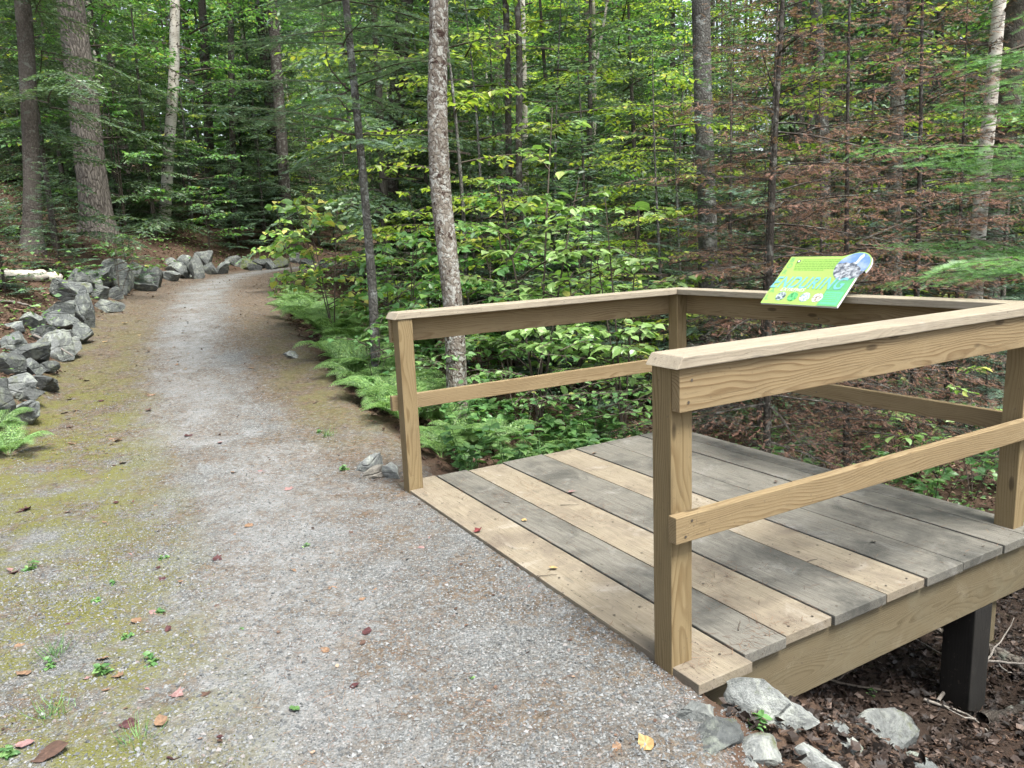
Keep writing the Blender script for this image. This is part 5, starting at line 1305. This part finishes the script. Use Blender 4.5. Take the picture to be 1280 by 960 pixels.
def herb_mesh(seed, n=5, Hh=.25, leaf=.06, whorl=4):
    g = G(seed); st = []; P_ = []; D_ = []; S_ = []
    for k in range(n):
        a = g.uniform(0, 6.28); r = g.uniform(0, .006); hh = Hh * g.uniform(.5, 1.1)
        b = np.array([r * math.cos(a), r * math.sin(a), -.02]); t_ = b + np.array([math.cos(a) * hh * .4, math.sin(a) * hh * .4, hh])
        P = b + (t_ - b) * np.linspace(0, 1, 5)[:, None]; st.append(tube(P, [.0022] * 5, 3))
        for q in (2, 3, 4):
            for w in range(whorl if q == 4 else 2):
                az = g.uniform(0, 6.28); P_.append(P[q]); D_.append((math.cos(az), math.sin(az), g.normal(.05, .2))); S_.append(leaf * g.uniform(.6, 1.2))
    P_ = np.array(P_); D_ = np.array(D_); 
    return mesh_data('plant', [(*join(st), 0), (*inst(*LEAF6, P_, frames(D_, np.array([0, 0, 1.]) + g.normal(0, .25, P_.shape)), np.array(S_)), 0)], [ML_HERB])
HERB = [herb_mesh(701 + i, 5 + i) for i in range(3)]
TINY = [herb_mesh(711 + i, 4, .05, .028, 4) for i in range(3)]
def plant(mesh, P, s, name, label, group=None):
    o = link(name, mesh); o.location = (P[0], P[1], P[2]); o.scale = (s, s, s); o.rotation_euler = (0, 0, rng.uniform(0, 6.28)); return props(o, label, 'plant', group)
for px, py, s, l in [(432, 588, 1.6, 'round leaved seedling clump near the left front post'), (941, 908, 1.7, 'green seedling between the rocks by the platform'), (380, 686, 1.0, 'small green sprig in the centre of the gravel'),
                     (206, 770, 1.2, 'green sprig on the gravel beside the moss'), (136, 840, 1.6, 'leafy seedling low on the moss'), (186, 832, 1.5, 'double sprig right of the leafy seedling'), (160, 798, 1.0, 'faint sprig higher on the moss'),
                     (586, 852, .9, 'tiny sprig in the lower middle gravel'), (400, 543, 1.4, 'low green sprig at the right edge of the path'), (36, 712, 1.5, 'pale green weed at the left edge of the moss'),
                     (120, 694 + 60, 1.0, 'tiny weed on the gravel and moss border'), (10, 945, 1.3, 'weed in the lower left corner'), (60, 835, 1.2, 'weed at the left of the tan oval leaf'), (300, 790, .8, 'single tiny sprig on grey gravel'),
                     (140, 735, 1.1, 'weed between red and tan leaves'), (1085, 870, 1.2, 'tiny seedling under the platform edge'), (205, 700, 1.1, 'sprig at the inner border of the moss')]:
    plant(TINY[int(rng.integers(3))], hit(px, py), s * .68, 'seedling', l)
def tuft(px, py, label):
    g = G(int(px)); P = hit(px, py); n = 46; a = g.uniform(0, 6.28, n); L = g.uniform(.05, .13, n)
    T = np.array([(-.5, 0, 0), (.5, 0, 0), (.35, .6, .10), (-.35, .6, .10), (0, 1, .0)]); TF = np.array([(0, 1, 2), (0, 2, 3), (3, 2, 4)])
    D_ = np.c_[np.cos(a) * .6, np.sin(a) * .6, g.uniform(.5, 1.3, n)]
    o = mobj('grass_tuft', [(*inst(T, TF, g.normal(0, .02, (n, 3)) * [1, 1, 0], frames(D_, np.c_[np.cos(a), np.sin(a), np.zeros(n)]), np.c_[np.full(n, .0028), L, L]), 0)], [ML_HERB])
    o.location = (P[0], P[1], P[2] - .004); props(o, label, 'grass')
tuft(68, 822, 'thin grass tuft on the moss at left'); tuft(66, 898, 'lower thin grass tuft near the large brown leaf'); tuft(410, 545, 'thin grass tuft at the right edge of the path'); tuft(172, 935, 'faint grass tuft at the bottom of the picture')
k = 0
for (n, a, b, y0, y1, where) in [(60, 528, 830, 4.95, 7.8, 'outside the left railing'), (26, 850, 1270, 5.6, 9.5, 'behind the back railing'), (18, 380, 520, 6, 9, 'among the ferns right of the path'), (14, 10, 320, 10, 17, 'in the leaves on the left bank')]:
    for i in range(n):
        px, Y = rng.uniform(a, b), rng.uniform(y0, y1); x = colx(px, Y); u, v = deckuv(x, Y); d, hw, _ = lateral(x, Y)
        if (-.1 < u < 2.7 and v < 2.45) or abs(d[0]) < hw[0] + .2: continue
        plant(HERB[int(rng.integers(3))], (x, Y, tz(x, Y)), rng.uniform(.9, 1.7), 'woodland_herb', 'low leafy herb growing ' + where, 'herbs growing ' + where)

def cover():
    parts = []
    for n, box, (s0, s1), hh in ((20000, (-2.5, 7.5, 4.8, 11), (.025, .055), .3), (42000, (-16, 16, 8, 30), (.05, .10), .6), (12000, (-14, -3, -1, 20), (.035, .07), .3)):
        x, y = scatter_xy(n, *box); d, hw, _ = lateral(x, y); u, v = deckuv(x, y)
        on = (v > -.1) & (u > -.15) & (u < 2.55) & (v < 2.35)
        cl = vnoise(x * .9, y * .9, 61) * .6 + vnoise(x * 2.7, y * 2.7, 62) * .4
        k = (np.abs(d) > hw + .15) & ~on & (rng.random(n) < np.clip((cl - .40) * 3.2, 0, 1)) & ((x > .6) | (y > 4.9) | (x < -3))
        x, y = x[k], y[k]; m = len(x); z = terrain(x, y) + rng.random(m) ** 1.5 * hh
        parts.append((*inst(*LEAF2, np.c_[x, y, z], frames(rng.normal(0, 1, (m, 3)) * [1, 1, .25], np.array([0, 0, 1.]) + rng.normal(0, .35, (m, 3))), rng.uniform(s0, s1, m)), 0))
    props(mobj('ground_cover', parts, [ML_COVER]), 'low green ground cover between the trees', 'ground cover', kind='stuff')
cover()

# ------------------------------------------------------------------ fallen wood
def stick(pts, r0, r1, m, label, name='fallen_branch', cat='branch', up=.03, n=7, fork=0, ground=True):
    P = []
    for q in pts:
        p = hit(q[0], q[1]); p = np.array([p[0], p[1], p[2] + (q[2] if len(q) > 2 else up)]); P.append(p)
    P = np.array(P); t = np.linspace(0, len(P) - 1, 9 * len(P)); Q = np.stack([np.interp(t, np.arange(len(P)), P[:, c]) for c in range(3)], 1)
    k = np.ones(7) / 7
    for c in range(3): Q[:, c] = np.convolve(np.pad(Q[:, c], 3, mode='edge'), k, 'valid')
    g = G(abs(int(pts[0][0]))); Q += g.normal(0, r0 * .12, Q.shape)
    parts = [tube(Q, np.linspace(r0, r1, len(Q)), n, wob=.08, seed=3)]
    for f in range(fork):
        i = int(len(Q) * g.uniform(.3, .8)); d = unit(Q[min(i + 3, len(Q) - 1)] - Q[i] + g.normal(0, .04, 3)); L = g.uniform(.15, .4)
        s = np.linspace(0, 1, 7)[:, None]; parts.append(tube(Q[i] + d * s * L + np.array([0, 0, .10]) * s ** 1.5 + g.normal(0, .004, (7, 3)), np.linspace(r1 * 1.2, r1 * .4, 7), 5))
    b = Q[0]; V, F = join(parts); o = mobj(name, [(V - b, F, 0)], [m], smooth=True); o.location = b
    return props(o, label, cat)
stick([(-12, 350), (30, 350), (76, 352)], .085, .075, MB_BIRCH, 'fallen white birch log lying on the left bank', 'birch_log', 'log', .06, 14)
stick([(-8, 379), (22, 381), (46, 388)], .022, .012, MB_DEAD, 'pale stick lying on the needles under the birch log')
stick([(43, 432), (70, 444), (96, 461)], .016, .006, MB_DEAD, 'thin pale twig lying across the wall boulders', up=.12)
stick([(1130, 775), (1190, 800), (1290, 845)], .045, .04, MB_SPRUCE, 'thick brown fallen branch behind the dark pile', cat='log', n=10)
stick([(1170, 886, .03), (1195, 866, .10), (1225, 857, .14), (1290, 858, .12)], .009, .005, MB_DEAD, 'pale bare branch curving in front of the dark pile', fork=3)
stick([(1225, 905), (1255, 902), (1290, 890)], .03, .03, MB_DARK, 'short dark log at the right frame edge', cat='log', n=10)
stick([(1150, 880), (1210, 900), (1250, 937)], .008, .004, MB_DEAD, 'thin twig pointing down the slope at lower right', fork=1)
stick([(1000, 845), (1050, 862), (1120, 872)], .008, .004, MB_TWIG, 'thin stick in the shadow under the boards', fork=1)
stick([(900, 415), (935, 402), (975, 395)], .014, .006, MB_DEAD, 'pale fallen branch on the forest floor behind the corner post', fork=2, up=.2)
stick([(640, 235, 0), (690, 215, 0)], .01, .005, MB_DEAD, 'bare twig hanging among the shrubs', up=0) if False else None
for i, (px, py) in enumerate([(621, 632), (470, 626)]):
    pass
# twigs lying on the planks
def deck_twig(px, py, L, a, label):
    d = ray(px, py); t = (0.005 - HC) / d[2]; P = np.array([0, 0, HC]) + d * t; g = G(int(px)); s = np.linspace(-.5, .5, 9)
    Q = np.c_[s * L, g.normal(0, .0015, 9), np.zeros(9)]; o = mobj('twig', [(*tube(Q, np.linspace(.0022, .001, 9), 5), 0)], [MB_TWIG], smooth=True)
    o.location = P; o.rotation_euler = (0, 0, a); props(o, label, 'twig')
deck_twig(712, 631, .10, -.1, 'short dark twig across the tan third plank'); deck_twig(684, 719, .09, .1, 'short dark twig on the tan front plank'); deck_twig(634, 628, .05, -.6, 'tiny twig on the grey second plank')
deck_twig(924, 782, .07, 1.2, 'dark twig on the end of the grey second plank'); deck_twig(1015, 700, .06, .4, 'thin twig on the grey fourth plank')

# ------------------------------------------------------------------ light
world = bpy.data.worlds.new('World'); sc.world = world; world.use_nodes = True
nt = world.node_tree; nt.nodes.clear(); N = NT(nt)
SUN_AZ = math.atan2(.42, -.55)      # compass angle of the sun: behind the viewpoint, to the right
EL = R_(64)
sky = N.n('ShaderNodeTexSky'); sky.sky_type = 'NISHITA'; sky.sun_disc = False; sky.sun_elevation = EL; sky.sun_rotation = SUN_AZ
sky.air_density = 1.0; sky.dust_density = 3.0; sky.ozone_density = 1.0
hsv = N.n('ShaderNodeHueSaturation'); hsv.inputs['Saturation'].default_value = .45; hsv.inputs['Value'].default_value = 1.0
bg = N.n('ShaderNodeBackground'); bg.inputs['Strength'].default_value = .125
wo = N.n('ShaderNodeOutputWorld'); N.l(sky.outputs[0], hsv.inputs['Color']); N.l(hsv.outputs[0], bg.inputs[0]); N.l(bg.outputs[0], wo.inputs[0])
sl = bpy.data.lights.new('sun', 'SUN'); sl.energy = 2.7; sl.angle = R_(20); sl.color = (1, .965, .91)
so_ = bpy.data.objects.new('sun', sl); COL.objects.link(so_)
sdir = Vector((math.sin(SUN_AZ) * math.cos(EL), math.cos(SUN_AZ) * math.cos(EL), math.sin(EL)))
so_.rotation_euler = sdir.to_track_quat('Z', 'Y').to_euler()
so_.location = (3, -4, 12)

vs_ = sc.view_settings; vs_.view_transform = 'Standard'; vs_.look = 'None'; vs_.exposure = 1.88; vs_.gamma = 1.0; vs_.use_curve_mapping = False
sc.render.engine = 'CYCLES'
cy = sc.cycles; cy.max_bounces = 5; cy.diffuse_bounces = 3; cy.glossy_bounces = 1; cy.transmission_bounces = 3; cy.transparent_max_bounces = 4
cy.use_denoising = True; cy.use_adaptive_sampling = True; cy.adaptive_threshold = .03
try: cy.debug_use_spatial_splits = False
except Exception: pass
